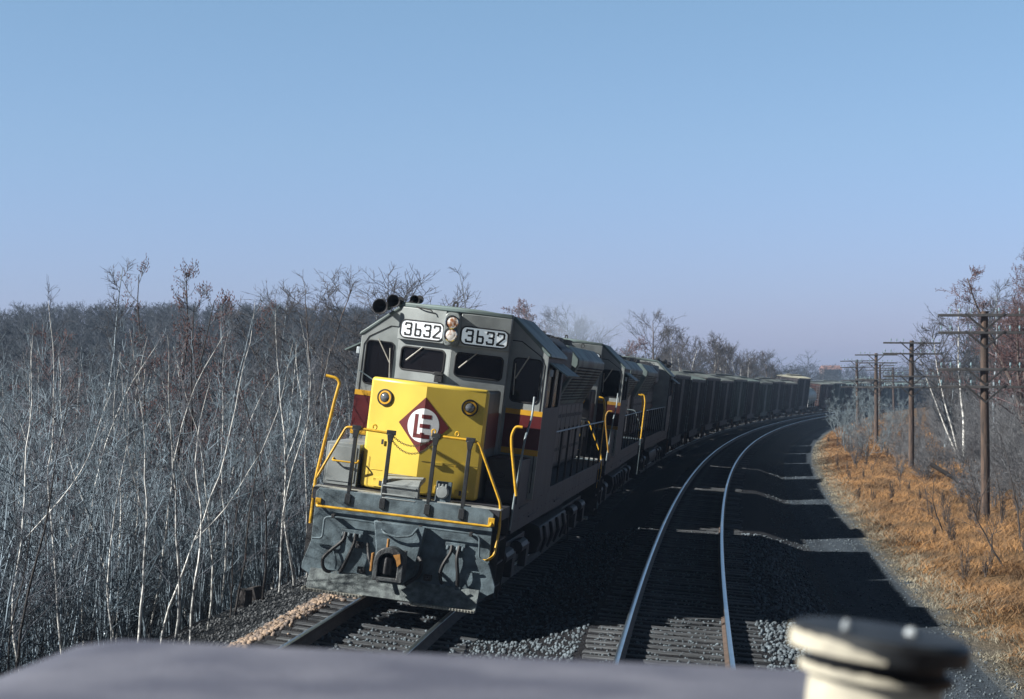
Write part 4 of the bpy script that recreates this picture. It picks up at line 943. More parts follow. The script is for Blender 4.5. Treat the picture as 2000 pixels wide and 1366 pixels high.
TWIGP = mat('purplish_twigs', (.16, .175, .21), .85, .4, 1.2, col2=(.045, .048, .06), ramp=(.40, .60))
TWIGD = mat('dark_twigs', (.10, .095, .10), .9, .4, .8)
REDTW = mat('reddish_twigs', (.19, .13, .135), .85, .4, .8, col2=(.085, .065, .075))
BUD = mat('red_buds', (.14, .065, .06), .8, .3, 3)
def make_tree(name, seed, barkm, twigm, buds=0.0, trunk_sides=7, bud_r=.012, **kw):
    T, C, tips = gen_tree(seed, **kw); root = empty(name)
    npmesh('trunk', *tubes_np(T, trunk_sides), barkm, root, smooth=True); npmesh('crown', *tubes_np(C, 3), twigm, root)
    if buds:
        r = np.random.default_rng(seed + 7); B_ = []
        for t in tips:
            if r.random() < buds: B_.append((*t, *(t + np.array([r.normal(0, .015), r.normal(0, .015), .05])), bud_r, bud_r * .5)); B_.append((*(t - [0, 0, .09]), *(t + np.array([r.normal(0, .04), r.normal(0, .04), -.04])), bud_r, bud_r * .6))
        tag(npmesh('buds', *tubes_np(B_, 3), BUD, root), kind='stuff')
    return root
rt = np.random.default_rng(77)
PROTO = {}
PROTO['birch'] = [make_tree('birch_tree', 100 + k, BIRCH, TWIG if k % 2 else TWIGP, H=8.2 + .5 * (k % 4), r0=.031 + .006 * (k % 3), spread=.12, bstart=.18, nb=22, ang=40, bl=.25, nt=6, tl=.55, n3=1, wander=.075, rtw=.0055, forks=k % 2) for k in range(7)]
PROTO['sapling'] = [make_tree('grey_sapling', 200 + k, GREYBARK, TWIG, H=6.6 + .6 * (k % 4), r0=.030 + .006 * (k % 3), stems=1 + k % 3, spread=.17, bstart=.12, nb=22, ang=46, bl=.27, nt=6, tl=.6, n3=1, wander=.055, rtw=.0055) for k in range(7)]
PROTO['dark'] = [make_tree('dark_sapling', 300 + k, DARKBARK, TWIGP, buds=.12 if k == 1 else 0, H=7.5 + .6 * (k % 3), r0=.040, stems=1 + k % 2, spread=.06, bstart=.2, nb=22, ang=40, bl=.25, nt=9, tl=.5, n3=2, wander=.06, rtw=.0055) for k in range(4)]
LBL = {'birch': 'slender pale barked birch in the dense bare thicket left of the train', 'sapling': 'grey bare sapling crowded among the birches left of the train', 'dark': 'dark stemmed bare sapling in the dense thicket left of the train'}
GRP = {'birch': 'birches of the left thicket', 'sapling': 'grey saplings of the left thicket', 'dark': 'dark saplings of the left thicket'}
first_used = set()
def plant(kind, k, loc, scale, rot, label, cat, group=None, tilt=(0, 0)):
    src = PROTO[kind][k % len(PROTO[kind])]
    o = src if src.name not in first_used else copy_tree(src); first_used.add(src.name)
    o.location = loc; o.scale = (scale,) * 3; o.rotation_euler = (tilt[0], tilt[1], rot)
    return tag(o, label, cat, group)
TANEL = math.tan(SUN_EL) / math.cos(SUN_AZ)
def light_cap(g):
    """tallest top that leaves the leading locomotive's front in the sun"""
    yp = g.y + (-4.4 - g.x) * math.tan(SUN_AZ)
    return .2 + max(0, -5.9 - g.x) * TANEL if 23.5 < yp < 33.5 else 99
PROTO['thin'] = [make_tree('birch_tree', 180 + k, BIRCH, TWIG, H=8.5, r0=.05, spread=.06, bstart=.45, nb=7, ang=38, bl=.16, nt=3, tl=.4, n3=1, wander=.05, rtw=.0055) for k in range(2)]
LBL['thin'] = 'straight white birch with few branches at the left bank edge near the camera'; GRP['thin'] = 'sparse birches at the bank edge'
# hand placed pale birches along the lip of the bank, then the thicket behind them
lip = [(205, 27.5), (262, 28.5), (330, 29.5), (312, 31), (372, 30.5), (60, 27), (130, 29), (20, 25), (405, 33), (452, 35), (512, 38), (545, 39.5), (575, 41), (598, 43), (430, 40), (90, 32), (285, 37)]
for i, (px, D) in enumerate(lip):
    g = at(px, D); kd = 'birch' if i not in (9, 10, 15, 7) else 'dark'
    plant(kd, i, g, ((760 - rt.uniform(560, 700)) / FPX * D + CAM.z - g.z) / 8.9, rt.uniform(0, 6.28), LBL[kd], 'tree', GRP[kd], (rt.normal(0, .025), rt.normal(0.02, .03)))
cnt = 0
while cnt < 262:
    D = 24 + 62 * rt.random() ** 1.15; px = rt.uniform(-110, 770); g = at(px, D); s_, o_ = so_of(g.x, g.y)
    if o_ > -9.7 - .02 * D: continue
    kd = rt.choice(['birch', 'sapling', 'dark'], p=[.40, .45, .15]); hs = ((760 - (615 + 140 * rt.random() ** .7 + (20 if D > 55 else 0))) / FPX * D + CAM.z - g.z) / 8.6
    hs = min(hs, (light_cap(g) - g.z) / 8.4)
    if hs < .35: continue
    plant(kd, int(rt.integers(0, 50)), g, hs, rt.uniform(0, 6.28), LBL[kd], 'tree', GRP[kd], (rt.normal(0, .04), rt.normal(.03, .05))); cnt += 1
# taller trees that can be told apart
def single(name, label, px, D, top_py, barkm, twigm, seed, wide=1.0, **kw):
    g = at(px, D); H = ((763 - top_py) / FPX * D + CAM.z - g.z) 
    t = make_tree(name, seed, barkm, twigm, H=H, **kw); t.location = g
    top = max(max(v.co.z for v in c.data.vertices) for c in t.children); k_ = H / top; t.scale = (k_ ** .5 * wide, k_ ** .5 * wide, k_)
    return tag(t, label, 'tree', None)
single('maple_tree', 'tall dark stemmed maple with red buds rising over the left thicket', 300, 46, 490, DARKBARK, TWIGP, 11, r0=.085, stems=6, spread=.13, bstart=.30, nb=22, ang=34, bl=.26, nt=9, tl=.45, n3=2, buds=.6, rtw=.008, bud_r=.011)
single('maple_tree', 'reddish budded maple just right of the tall dark stemmed maple', 392, 47, 560, GREYBARK, TWIGP, 12, r0=.07, stems=5, spread=.2, bstart=.30, nb=20, ang=40, bl=.28, nt=9, tl=.5, n3=2, buds=.9, rtw=.007, bud_r=.013)
single('maple_tree', 'low reddish twigged maple among the birches at the far left', 105, 44, 640, GREYBARK, REDTW, 71, wide=1.3, r0=.05, stems=4, spread=.2, bstart=.3, nb=18, ang=42, bl=.28, nt=7, tl=.45, n3=2, buds=.3, rtw=.007, bud_r=.011)
single('maple_tree', 'low reddish twigged maple left of the tall dark stemmed maple', 205, 50, 632, GREYBARK, REDTW, 72, wide=1.3, r0=.05, stems=4, spread=.2, bstart=.3, nb=18, ang=42, bl=.28, nt=7, tl=.45, n3=2, buds=.3, rtw=.007, bud_r=.011)
single('maple_tree', 'low reddish twigged maple between the tall maples and the broad crowned tree', 450, 52, 655, GREYBARK, REDTW, 73, wide=1.3, r0=.05, stems=4, spread=.2, bstart=.3, nb=18, ang=42, bl=.28, nt=7, tl=.45, n3=2, buds=.3, rtw=.007, bud_r=.011)
single('bare_tree', 'faint thin bare tree standing highest at the far left', 140, 62, 512, GREYBARK, TWIGD, 13, r0=.09, stems=2, spread=.10, bstart=.35, nb=20, ang=38, bl=.22, nt=9, tl=.6, n3=3, rtw=.008)
single('bare_tree', 'broad round crowned bare tree just left of the locomotive cab', 650, 74, 514, GREYBARK, TWIGD, 14, wide=1.5, r0=.15, stems=2, spread=.03, bstart=.35, nb=26, ang=48, bl=.30, nt=12, tl=.8, n3=3, rtw=.010, shape=1, forks=3)
single('bare_tree', 'bare tree with forked crown left of the broad crowned one', 585, 78, 524, BROWNBARK, TWIGD, 15, wide=1.4, r0=.12, stems=2, spread=.03, bstart=.4, nb=22, ang=42, bl=.26, nt=11, tl=.7, n3=3, rtw=.010, shape=1, forks=2)
single('bare_tree', 'small tufted bare tree on the skyline mid left', 524, 85, 548, GREYBARK, TWIGD, 16, r0=.10, spread=.05, bstart=.55, nb=20, ang=40, bl=.22, nt=12, tl=.7, n3=3, rtw=.010, shape=1)
single('bare_tree', 'gaunt open branched tree rising behind the cab roof', 938, 80, 520, GREYBARK, TWIGD, 17, r0=.09, stems=2, spread=.10, bstart=.55, nb=10, ang=35, bl=.24, nt=4, tl=.8, n3=1, rtw=.010)
single('maple_tree', 'red tinged budding tree over the roof of the leading locomotive', 1025, 110, 585, BROWNBARK, REDTW, 18, wide=1.5, r0=.14, stems=5, spread=.26, bstart=.3, nb=24, ang=44, bl=.34, nt=10, tl=.9, n3=3, buds=1, rtw=.013, bud_r=.026)
single('maple_tree', 'smaller red tinged tree right of the budding one', 1096, 118, 612, BROWNBARK, REDTW, 19, wide=1.4, r0=.12, stems=3, spread=.12, bstart=.3, nb=20, ang=40, bl=.26, nt=10, tl=.9, n3=3, buds=1, rtw=.013, bud_r=.026)
single('bare_tree', 'round fan shaped bare tree in haze above the second locomotive', 1176, 165, 592, GREYBARK, TWIGD, 20, wide=1.25, r0=.20, stems=5, spread=.20, bstart=.3, nb=22, ang=36, bl=.24, nt=11, tl=1.1, n3=3, rtw=.018, shape=1, forks=1)
single('bare_tree', 'dark bare tree with one straight trunk above the third locomotive', 1274, 150, 604, BROWNBARK, TWIGD, 21, r0=.20, spread=.02, bstart=.3, nb=30, ang=58, bl=.30, nt=11, tl=1.0, n3=3, rtw=.016, shape=1)
for i, (px, D, ty) in enumerate(((1325, 175, 640), (1352, 180, 646), (1392, 185, 655), (1418, 188, 648), (1372, 182, 662), (1440, 192, 668), (1476, 205, 684), (1504, 210, 684), (1460, 200, 700), (1340, 176, 665), (1300, 172, 670), (1408, 195, 672))):
    lb = ['bushy topped birch in the grove beyond the boxcars, left end', 'second tree from the left in the grove beyond the boxcars', 'middle tall birch of the grove beyond the boxcars', 'tallest leaning pale birch of the grove beyond the boxcars', 'shorter birch between the tall ones of the grove', 'birch at the right end of the dense grove', 'thin tufted birch standing apart right of the grove', 'last thin birch right of the grove, with a round top',
          'low birch between the grove and the thin birches', 'low bushy tree at the left foot of the grove', 'low grey tree beside the straight dark trunk', 'low birch behind the tallest leaning one'][i]
    single('birch_tree', lb, px, D, ty, BIRCH if i % 3 != 1 else BROWNBARK, TWIGD, 40 + i, r0=.12, stems=1 + i % 2, spread=.10, bstart=.42, nb=20, ang=36, bl=.22, nt=10, tl=.9, n3=3, rtw=.017, shape=1)
# right-hand side
single('birch_tree', 'tall white birch with bright trunk behind the nearest telegraph pole', 1884, 104, 560, BIRCH, TWIGD, 60, r0=.105, spread=.05, bstart=.5, nb=24, ang=55, bl=.28, nt=11, tl=.8, n3=3, rtw=.011, shape=1)
single('birch_tree', 'left leaning white birch in the clump behind the nearest telegraph pole', 1876, 103, 640, BIRCH, TWIGD, 61, r0=.08, spread=.02, bstart=.5, nb=16, ang=50, bl=.26, nt=10, tl=.8, n3=3, rtw=.011, shape=1).rotation_euler = (0, -.28, .3)
single('birch_tree', 'thin upright white birch between two others in the right hand clump', 1872, 105, 620, BIRCH, TWIGD, 62, r0=.065, spread=.03, bstart=.5, nb=16, ang=50, bl=.24, nt=10, tl=.7, n3=3, rtw=.010, shape=1)
single('maple_tree', 'tall red budded tree at the right edge of the picture', 2005, 84, 445, BROWNBARK, REDTW, 63, wide=1.4, r0=.16, stems=3, spread=.12, bstart=.25, nb=26, ang=48, bl=.28, nt=11, tl=.8, n3=3, buds=.9, rtw=.011, bud_r=.014, forks=1)
single('bare_tree', 'dense grey bare tree between the white birch and the red budded tree', 1942, 98, 545, GREYBARK, TWIGD, 64, r0=.13, stems=2, spread=.1, bstart=.25, nb=28, ang=48, bl=.28, nt=12, tl=.8, n3=3, rtw=.011, shape=1)
single('bare_tree', 'grey tree with a crooked trunk behind the red budded tree', 1985, 110, 590, GREYBARK, TWIGD, 65, r0=.15, stems=2, spread=.12, bstart=.2, nb=26, ang=50, bl=.3, nt=12, tl=.9, n3=3, rtw=.012, shape=1, forks=1)
single('bare_tree', 'low spreading bare tree left of the white birches', 1846, 122, 690, GREYBARK, TWIGD, 66, r0=.09, stems=3, spread=.2, bstart=.2, nb=22, ang=48, bl=.3, nt=11, tl=.8, n3=3, rtw=.012, shape=1)
# saplings standing in the grass on the right, shared mesh
PROTO['stem'] = [make_tree('grass_sapling', 500 + k, DARKBARK, TWIGD, H=2.6 + .4 * k, r0=.03, stems=1 + k % 2, spread=.12, bstart=.25, nb=11, ang=45, bl=.26, nt=4, tl=.35, n3=1, wander=.09, rtw=.006) for k in range(3)]
PROTO['pale'] = [make_tree('pale_shrub', 520 + k, mat('pale_bark', (.22, .27, .30), .8, .3, 6), mat('pale_twigs', (.20, .26, .30), .8, .3, 2), H=4.2 + .5 * k, r0=.04, stems=5, spread=.30, bstart=.2, nb=12, ang=42, bl=.30, nt=7, tl=.45, n3=2, wander=.09, rtw=.010) for k in range(3)]
for i, (px, D, sc) in enumerate(((1843, 54, .85), (1905, 58, .9), (1992, 52, 1.0), (1962, 44, .9), (1935, 47, .5), (1812, 60, .5), (1760, 74, .6), (1958, 62, .8), (1700, 88, .5))):
    g = at(px, D); plant('stem', i, g, sc, rt.uniform(0, 6.28), 'thin dark bare sapling standing in the golden grass right of the road', 'sapling', 'saplings in the golden grass')
for i, (px, D, sc) in enumerate(((1640, 150, 1.0), (1665, 142, .7), (1655, 120, .75), (1700, 150, 1.0), (1690, 112, .6), (1722, 120, .55), (1745, 160, .9), (1680, 170, 1.0), (1715, 175, .9), (1630, 165, .8), (1760, 180, .8))):
    g = at(px, D); plant('pale', i, g, sc, rt.uniform(0, 6.28), 'pale bluish bare shrub at the inside of the bend by the far poles', 'shrub', 'pale shrubs at the bend')

BRG_ = mat('weed_stalk', (.12, .095, .08), .9, .4, 1.5, col2=(.05, .042, .04))
# undergrowth and woods nobody could count
def mass(name, m, places, protos, label, sides=3):
    Vs = []; Fs = []; off = 0
    for (g, sc, rot, k) in places:
        S_ = protos[k % len(protos)].copy(); c, s = math.cos(rot), math.sin(rot)
        for a in (0, 3):
            x, y = S_[:, a].copy(), S_[:, a + 1].copy(); S_[:, a] = (x * c - y * s) * sc[0] + g.x; S_[:, a + 1] = (x * s + y * c) * sc[0] + g.y; S_[:, a + 2] = S_[:, a + 2] * sc[1] + g.z
        V, F = tubes_np(S_, sides); Vs.append(V); Fs.append(F + off); off += len(V)
    return tag(npmesh(name, np.concatenate(Vs), np.concatenate(Fs), m), label, 'undergrowth', kind='stuff')
def segs_of(seed, **kw):
    T, C, _ = gen_tree(seed, **kw); return np.array(T + C)
brush = [segs_of(700 + k, H=3.0 + .5 * (k % 3), r0=.017, stems=6, spread=.26, bstart=.15, nb=9, ang=40, bl=.30, nt=5, tl=.4, n3=1, wander=.05, rtw=.0045) for k in range(6)]
pl = []
while len(pl) < 600:
    D = 24 + 80 * rt.random() ** 1.2; px = rt.uniform(-400, 800); g = at(px, D); s_, o_ = so_of(g.x, g.y)
    if o_ > -10.3: continue
    q = min(rt.uniform(.6, 1.25), (light_cap(g) - g.z) / 3.4); pl.append((g, (q, q * rt.uniform(.8, 1.05)), rt.uniform(0, 6.28), int(rt.integers(0, 6))))
poles = [segs_of(760 + k, H=5.6 + .5 * k, r0=.022, stems=2 + k % 2, spread=.12, bstart=.2, nb=9, ang=42, bl=.22, nt=2, tl=.5, n3=0, wander=.04, rtw=.007) for k in range(5)]
pp = []
while len(pp) < 400:
    D = 24 + 45 * rt.random() ** 1.3; px = rt.uniform(-330, 740); g = at(px, D); s_, o_ = so_of(g.x, g.y)
    if o_ > -9.8: continue
    q = min(((760 - rt.uniform(700, 930)) / FPX * D + CAM.z - g.z) / 6.4, (light_cap(g) - g.z) / 6.6)
    if q > .25: pp.append((g, (q, q), rt.uniform(0, 6.28), int(rt.integers(0, 5))))
mass('thin_stems', mat('stem_bark', (.27, .345, .41), .85, .5, 1.5, col2=(.06, .08, .10), ramp=(.40, .60)), pp, poles, 'crowd of thin grey stems low in the left thicket')
mass('undergrowth', mat('brush_twigs', (.14, .20, .255), .9, .4, .5, col2=(.016, .022, .03), ramp=(.47, .60)), pl, brush, 'tangled grey undergrowth filling the left thicket')
pl = []
while len(pl) < 430:
    D = 66 + 110 * rt.random(); px = rt.uniform(1770, 2080); g = at(px, D); s_, o_ = so_of(g.x, g.y)
    if o_ < 12 + .02 * (D - 60) or (px < 1850 and D < 105): continue
    q = rt.uniform(.7, 1.5); pl.append((g, (q, q), rt.uniform(0, 6.28), int(rt.integers(0, 6))))
for k in range(60):
    D = rt.uniform(90, 190); px = rt.uniform(1640, 1860); g = at(px, D); s_, o_ = so_of(g.x, g.y)
    if o_ > 6.5: q = rt.uniform(.3, .7); pl.append((g, (q, q), rt.uniform(0, 6.28), int(rt.integers(0, 6))))
for k in range(150):
    s_ = rt.uniform(66, 135); o_ = rt.uniform(9.5, 20); g = on_ground(s_, o_); q = rt.uniform(.22, .5)
    pl.append((g, (q * 1.4, q), rt.uniform(0, 6.28), int(rt.integers(0, 6))))
mass('scrub', mat('scrub_twigs', (.19, .20, .215), .9, .4, .5, col2=(.07, .07, .08)), pl, [b_ * np.array([1, 1, 1, 1, 1, 1, 1.5, 1.5]) for b_ in brush], 'tangled bare scrub behind the telegraph poles')
pl = []
for k in range(150):
    s_ = 26 + 120 * rt.random() ** 1.4; o_ = 5.6 + abs(rt.normal(0, 6)); g = on_ground(s_, o_); q = rt.uniform(.08, .22)
    pl.append((g, (q * .8, q * 1.3), rt.uniform(0, 6.28), int(rt.integers(0, 6))))
mass('weed_stalks', BRG_, pl, brush, 'thin brown weed stalks standing in the golden grass')
wood = [segs_of(800 + k, H=10.5, r0=.13, stems=1 + k % 2, spread=.1, bstart=.12, nb=22, ang=46, bl=.27, nt=6, tl=1.0, n3=1, wander=.06, rtw=.022, shape=k % 2) for k in range(6)]
pl = []
def wood_at(D, px, py, wid=1.15):
    g = at(px, D); q = ((763 - py) / FPX * D + CAM.z - g.z) / 10.8
    if q > .12: pl.append((g, (max(q, .35) * wid, q), rt.uniform(0, 6.28), int(rt.integers(0, 6))))
while len(pl) < 820:
    D = rt.uniform(215, 330); px = rt.uniform(-420, 860); wood_at(D, px, 592 + 22 * rt.random() ** 2 + 14 * vnoise(px, 0, .012, 31) + (20 if -60 < px < 40 else 0) + max(0, px - 470) * .06)
while len(pl) < 1000:
    D = rt.uniform(110, 215); px = rt.uniform(-120, 1000); g = at(px, D)
    if so_of(g.x, g.y)[1] < -20: wood_at(D, px, rt.uniform(630, 700))
while len(pl) < 1220:
    D = rt.uniform(190, 420); px = rt.uniform(1000, 1560); g = at(px, D)
    if so_of(g.x, g.y)[1] < -14: wood_at(D, px, rt.uniform(690, 736), 1.5)
for k in range(70):
    D = rt.uniform(185, 300); px = rt.uniform(955, 1340); g = at(px, D)
    if so_of(g.x, g.y)[1] < -14: wood_at(D, px, rt.uniform(655, 712) + max(0, px - 1100) * .08, 1.3)
while len(pl) < 1375:
    D = rt.uniform(108, 175); px = rt.uniform(1855, 2260); g = at(px, D)
    if so_of(g.x, g.y)[1] > 13: wood_at(D, px, rt.uniform(590, 690) + max(0, 1930 - px) * .6, 1.0)
while len(pl) < 1790:
    D = rt.uniform(470, 760); px = rt.uniform(1480, 2500); g = at(px, D)
    if abs(so_of(g.x, g.y)[1] + 2) > 14: wood_at(D, px, rt.uniform(714, 738) - 8 * sm(px, 1800, 1900), 1.7)
mass('woods', mat('wood_twigs', (.072, .085, .105), .9, .4, .2, col2=(.034, .04, .05)), pl, wood, 'bare grey woods on the far ridge and round the bend')

# ------------------------------------------------------------------ golden grass
def blades(name, m, n, seed, smin, smax, omin, osc, hmin, hmax, wd, lean, label, pw=1.4):
    r = np.random.default_rng(seed); s = smin + (smax - smin) * r.random(n) ** pw; o = omin + np.abs(r.normal(0, 1, n)) * osc
    x, y = W(s, o); cl = vnoise(x, y, 1.1, 9) + .5 * vnoise(x, y, 3.1, 10)
    keep = (cl + r.normal(0, .16, n)) > -.15; s, o, x, y, cl = s[keep], o[keep], x[keep], y[keep], cl[keep]; n = len(s)
    z = ZG(s, o) - .03; h = r.uniform(hmin, hmax, n) * (1 + .8 * cl) * (.35 + .65 * sm(o, omin, omin + .9)); far = 1 + sm(s, 50, 160) * 1.6
    ax = vnoise(x, y, .35, 12) * 7 + r.normal(0, 1.3, n); lx, ly = np.cos(ax) * lean * h, np.sin(ax) * lean * h
    fa = r.uniform(0, np.pi, n); wx, wy = np.cos(fa) * wd * far, np.sin(fa) * wd * far
    b0 = np.stack([x, y, z], -1); w_ = np.stack([wx, wy, 0 * wx], -1)
    m1 = b0 + np.stack([lx * .35, ly * .35, h * .62], -1); t = b0 + np.stack([lx, ly, h * r.uniform(.72, 1.0, n)], -1)
    V = np.stack([b0 - w_, b0 + w_, m1 + w_ * .8, m1 - w_ * .8, t + w_ * .2, t - w_ * .2], 1).reshape(-1, 3)
    F = np.array([(0, 1, 2, 3), (3, 2, 4, 5)])[None] + (np.arange(n) * 6)[:, None, None]
    return tag(npmesh(name, V, F.reshape(-1, 4), m), label, 'grass', kind='stuff')
GOLD = mat('golden_grass', (.45, .25, .105), .8, .4, .8, col2=(.13, .085, .05), detail=4, spec=.2)
STRAW = mat('pale_straw', (.36, .33, .25), .8, .4, 2.2, col2=(.16, .15, .12), spec=.2)
BRG = mat('brown_weeds', (.20, .13, .08), .9, .4, 1.5, col2=(.11, .08, .06))
blades('dry_grass', GOLD, 190000, 21, 23, 190, 5.0, 4.6, .11, .30, .007, 1.5, 'thick golden dry grass between the gravel road and the scrub')
blades('pale_grass', STRAW, 30000, 22, 23, 150, 4.7, .6, .08, .24, .006, 1.3, 'short pale dead grass along the road edge')
blades('brown_weeds', BRG, 50000, 23, 23, 190, 5.3, 6.0, .10, .32, .005, 1.3, 'brown weeds mixed into the golden grass')
blades('bank_litter', mat('litter_stems', (.24, .22, .20), .9, .4, 3), 9000, 24, 22, 60, 0, 1, .1, .3, .004, .8, 'dead stems lying along the lip of the left bank') if False else None

# ------------------------------------------------------------------ small things
g = at(466, 37.3); b = MB(); b.lathe([(.17, -.1), (.15, .2), (.13, .36), (.06, .34), (0, .33)], (0, 0, 0), (.15, 0, 1), 9); o = b.build('tree_stump', DARKBARK, bevel=.01); o.location = g + Vector((.1, 0, .02)); tag(o, 'charred stump at the lip of the left bank, the left of two', 'stump', 'charred stumps on the left bank')
g = at(491, 38.6); b = MB(); b.lathe([(.19, -.1), (.17, .14), (.19, .28), (.1, .30), (0, .27)], (0, 0, 0), (-.25, .1, 1), 9); o = b.build('tree_stump', DARKBARK, bevel=.01); o.location = g + Vector((.1, 0, .02)); tag(o, 'squatter charred stump right beside the other on the left bank', 'stump', 'charred stumps on the left bank')
g = at(1832, 84); b = MB(); b.tube([(-.4, 0, .95), (0, 0, .72), (.8, 0, .22), (1.3, 0, -.1)], .12, 8, rr=[.09, .10, .09, .07]); o = b.build('fallen_log', DARKBARK, smooth=True); o.location = g + Vector((0, 0, .1)); tag(o, 'dark broken log leaning in the scrub beyond the golden grass', 'log')
g = at(1622, 700); hr = empty('farm_house', (g.x, g.y, g.z + 7.2), (0, 0, .3), 'tiny white walled house with red roof on the far wooded ridge', 'house')
b = MB(); b.box(-3.4, 3.4, -2.5, 2.5, -7, 1.4); b.build('wall', mat('brick_wall', (.34, .25, .23), .8, .3, 2), hr); b = MB(); b.prism([(-2.9, 1.4), (0, 3.0), (2.9, 1.4)], lambda p: (-3.7, p[0], p[1]), lambda p: (3.7, p[0], p[1])); b.build('roof', mat('red_tiles', (.36, .20, .17), .8, .3, 3), hr)
b = MB(); b.box(2.2, 3.2, -2.53, -2.49, -1.0, 1.2); b.build('door', WHITE, hr)

# ------------------------------------------------------------------ the photographer's own locomotive in the foreground
fg = empty('foreground_locomotive', (0, 0, 0), (0, 0, 0), 'dusty blue grey hood top of the photographer\'s locomotive across the bottom', 'locomotive')
HOODM = mat('dusty_hood_paint', (.165, .17, .21), .6, .3, 7, col2=(.095, .10, .135), bump=.08, bscale=90, detail=10)
def fpt(px, py, D):
    u = (px - 1000) / FPX * D; v = (py - 683) / FPX * D; y = D * math.cos(PITCH) + v * math.sin(PITCH); z = CAM.z + D * math.sin(PITCH) - v * math.cos(PITCH)
    return Vector((CAM.x + u * math.cos(YAW) - y * math.sin(YAW), u * math.sin(YAW) + y * math.cos(YAW), z))
xl, xr, yf = -.665, .33, 2.40
zt = lambda x: 3.249 - .033 * (x + .5)
sec = [(xl - .28, 1.2), (xl - .27, 3.12), (xl - .20, 3.155), (xl - .10, 3.205), (xl, 3.245), (xl + .06, zt(xl + .06) + .001)] + [(x, zt(x)) for x in (-.3, 0, .2)] + [(xr, zt(xr)), (xr + .05, 3.18), (xr + .05, 1.2)]
b = MB(); b.prism(sec, lambda p: (p[0], yf, p[1]), lambda p: (p[0], .75, p[1])); b.build('hood', HOODM, fg, bevel=.02, seg=3)
b = MB(); b.box(-1.5, 1.5, -1.0, 4.2, 1.0, 1.15); b.build('deck', SHADEGREY, fg)
CREAM = mat('cream_paint', (.56, .52, .41), .6, .4, 18, col2=(.33, .31, .25), detail=9)
vp = empty('vent_pipe', (-.085, 1.98, .024), (0, .125, 0), 'cream vent pipe with dark flanged cap at lower right', 'vent pipe')
b = MB(); b.lathe([(.070, 1.16), (.070, 3.285)], (0, 0, 0), (0, 0, 1), 32, cap=False); b.build('pipe', CREAM, vp, smooth=True)
b = MB(); b.lathe([(.070, 3.276), (.079, 3.279), (.080, 3.288), (.070, 3.292), (.070, 3.300), (.093, 3.303), (.0935, 3.320), (.088, 3.326), (.0, 3.329)], (0, 0, 0), (0, 0, 1), 40); cp_ = b.build('flanged_cap', mat('cap_paint', (.030, .034, .038), .5, .5, 22, col2=(.012, .013, .015), detail=9), vp, smooth=True)  # dark cap colour also stands in for the shadow across the rim
for a0, a1, z0, z1, rr_ in ((150, 268, 3.3035, 3.3205, .0945), (170, 300, 3.280, 3.2885, .0812)):
    n_ = 24; vs = []; fs = []
    for k in range(n_ + 1):
        a_ = R(a0 + (a1 - a0) * k / n_); zz = z1 - (z1 - z0) * .75 * max(0, (k / n_ - .72) / .28) + .0008 * math.sin(k * 2.1)
        for q_, z_ in ((rr_, z0), (rr_, zz), (rr_ - .004, zz), (rr_ - .004, z0)): vs.append((q_ * math.cos(a_), q_ * math.sin(a_), z_))
    for k in range(n_):
        for j in range(4): fs.append((4 * k + j, 4 * k + (j + 1) % 4, 4 * k + 4 + (j + 1) % 4, 4 * k + 4 + j))
    fs += [(0, 1, 2, 3), (4 * n_ + 3, 4 * n_ + 2, 4 * n_ + 1, 4 * n_)]
    b = MB(); b.add(vs, fs); b.build('sunlit_paint_band', CREAM, cp_, smooth=True)  # cream arc paints in the sunlit part of the rim, slanting at the shadow edge
b = MB(); b.lathe([(.005, 3.322), (.005, 3.333), (.002, 3.337), (0, 3.338)], (-.040, -.03, 0), (0, 0, 1), 10); b.build('wing_nut', mat('bolt_paint', (.34, .38, .41), .5, .2, 30), vp, smooth=True)
b = MB(); b.lathe([(.008, 3.322), (.008, 3.330), (.005, 3.335), (0, 3.336)], (.030, -.01, 0), (0, 0, 1), 12); b.build('cap_bolt', mat('bolt_paint', (.45, .50, .54), .4, .2, 30), vp, smooth=True)

for ls in PROTO.values():
    for q in ls:
        if q.name not in first_used:
            for c in list(q.children): bpy.data.objects.remove(c)
            bpy.data.objects.remove(q)

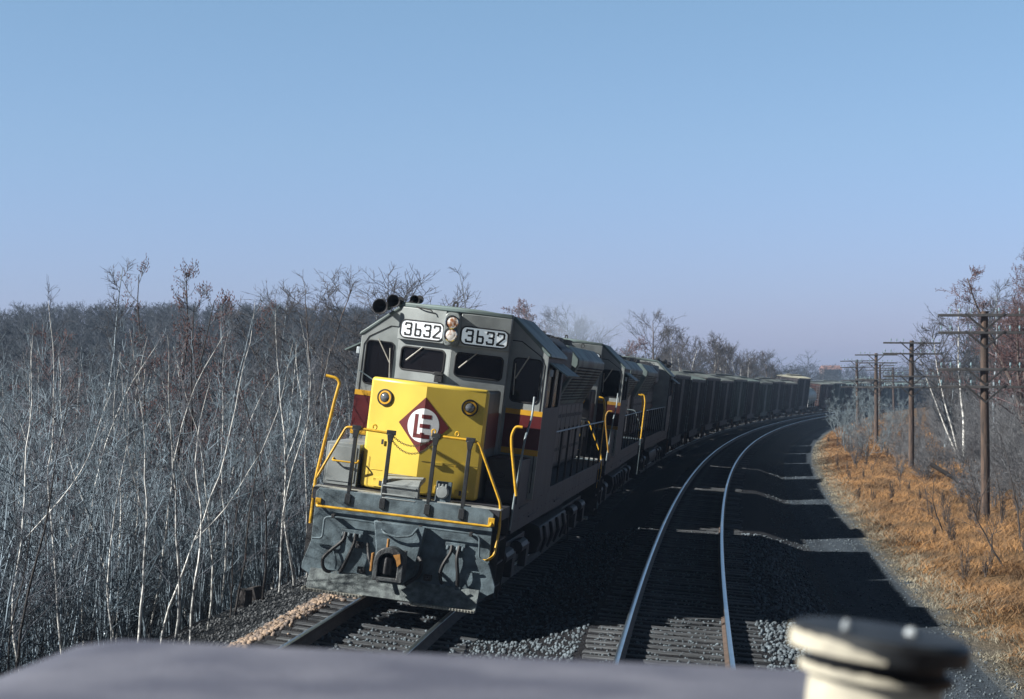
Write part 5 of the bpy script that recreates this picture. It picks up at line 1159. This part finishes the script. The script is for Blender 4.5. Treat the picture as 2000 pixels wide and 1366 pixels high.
# ------------------------------------------------------------------ air
hz = bpy.data.materials.new('haze'); hz.use_nodes = True; t = hz.node_tree; t.nodes.remove(t.nodes['Principled BSDF'])
pv = t.nodes.new('ShaderNodeVolumePrincipled'); pv.inputs['Color'].default_value = (.50, .70, 1.0, 1); pv.inputs['Density'].default_value = 0.0004; pv.inputs['Anisotropy'].default_value = .2
t.links.new(pv.outputs[0], t.nodes['Material Output'].inputs['Volume'])
b = MB(); b.box(-1500, 2400, -900, 2400, -14, 40); tag(b.build('haze', hz), 'thin blue spring haze over the line', 'haze', kind='stuff')

# faint exhaust hanging over the trailing locomotives
sm_m = bpy.data.materials.new('exhaust_smoke'); sm_m.use_nodes = True; t = sm_m.node_tree; t.nodes.remove(t.nodes['Principled BSDF'])
pv = t.nodes.new('ShaderNodeVolumePrincipled'); pv.inputs['Color'].default_value = (.62, .74, .95, 1); pv.inputs['Density'].default_value = .035
tc = t.nodes.new('ShaderNodeTexCoord'); gr = t.nodes.new('ShaderNodeTexGradient'); gr.gradient_type = 'QUADRATIC_SPHERE'; nz = t.nodes.new('ShaderNodeTexNoise'); nz.inputs['Scale'].default_value = 2.2
t.links.new(tc.outputs['Object'], gr.inputs[0]); t.links.new(tc.outputs['Object'], nz.inputs[0])
mm = t.nodes.new('ShaderNodeMath'); mm.operation = 'MULTIPLY'; t.links.new(gr.outputs['Fac'], mm.inputs[0]); t.links.new(nz.outputs['Fac'], mm.inputs[1])
m2 = t.nodes.new('ShaderNodeMath'); m2.operation = 'MULTIPLY'; m2.inputs[1].default_value = .13; t.links.new(mm.outputs[0], m2.inputs[0]); t.links.new(m2.outputs[0], pv.inputs['Density'])
t.links.new(pv.outputs[0], t.nodes['Material Output'].inputs['Volume'])
for sc_, (sa, oa, za) in (((5.0, 14.0, 2.6), (96, -7.5, 6.6)), ((3.2, 7.0, 1.7), (78, -5.5, 6.3))):
    v, f = icos(); bm = bmesh.new(); bmesh.ops.create_icosphere(bm, subdivisions=4, radius=1)
    me = bpy.data.meshes.new('exhaust_smoke'); bm.to_mesh(me); bm.free(); me.materials.append(sm_m); o = bpy.data.objects.new('exhaust_smoke', me); COL.objects.link(o)
    x, y = W(sa, oa); o.location = (float(x), float(y), za); o.scale = sc_; o.rotation_euler = (0, 0, -TH(sa)); tag(o, 'thin blue exhaust smoke drifting over the trailing locomotives', 'smoke', kind='stuff')
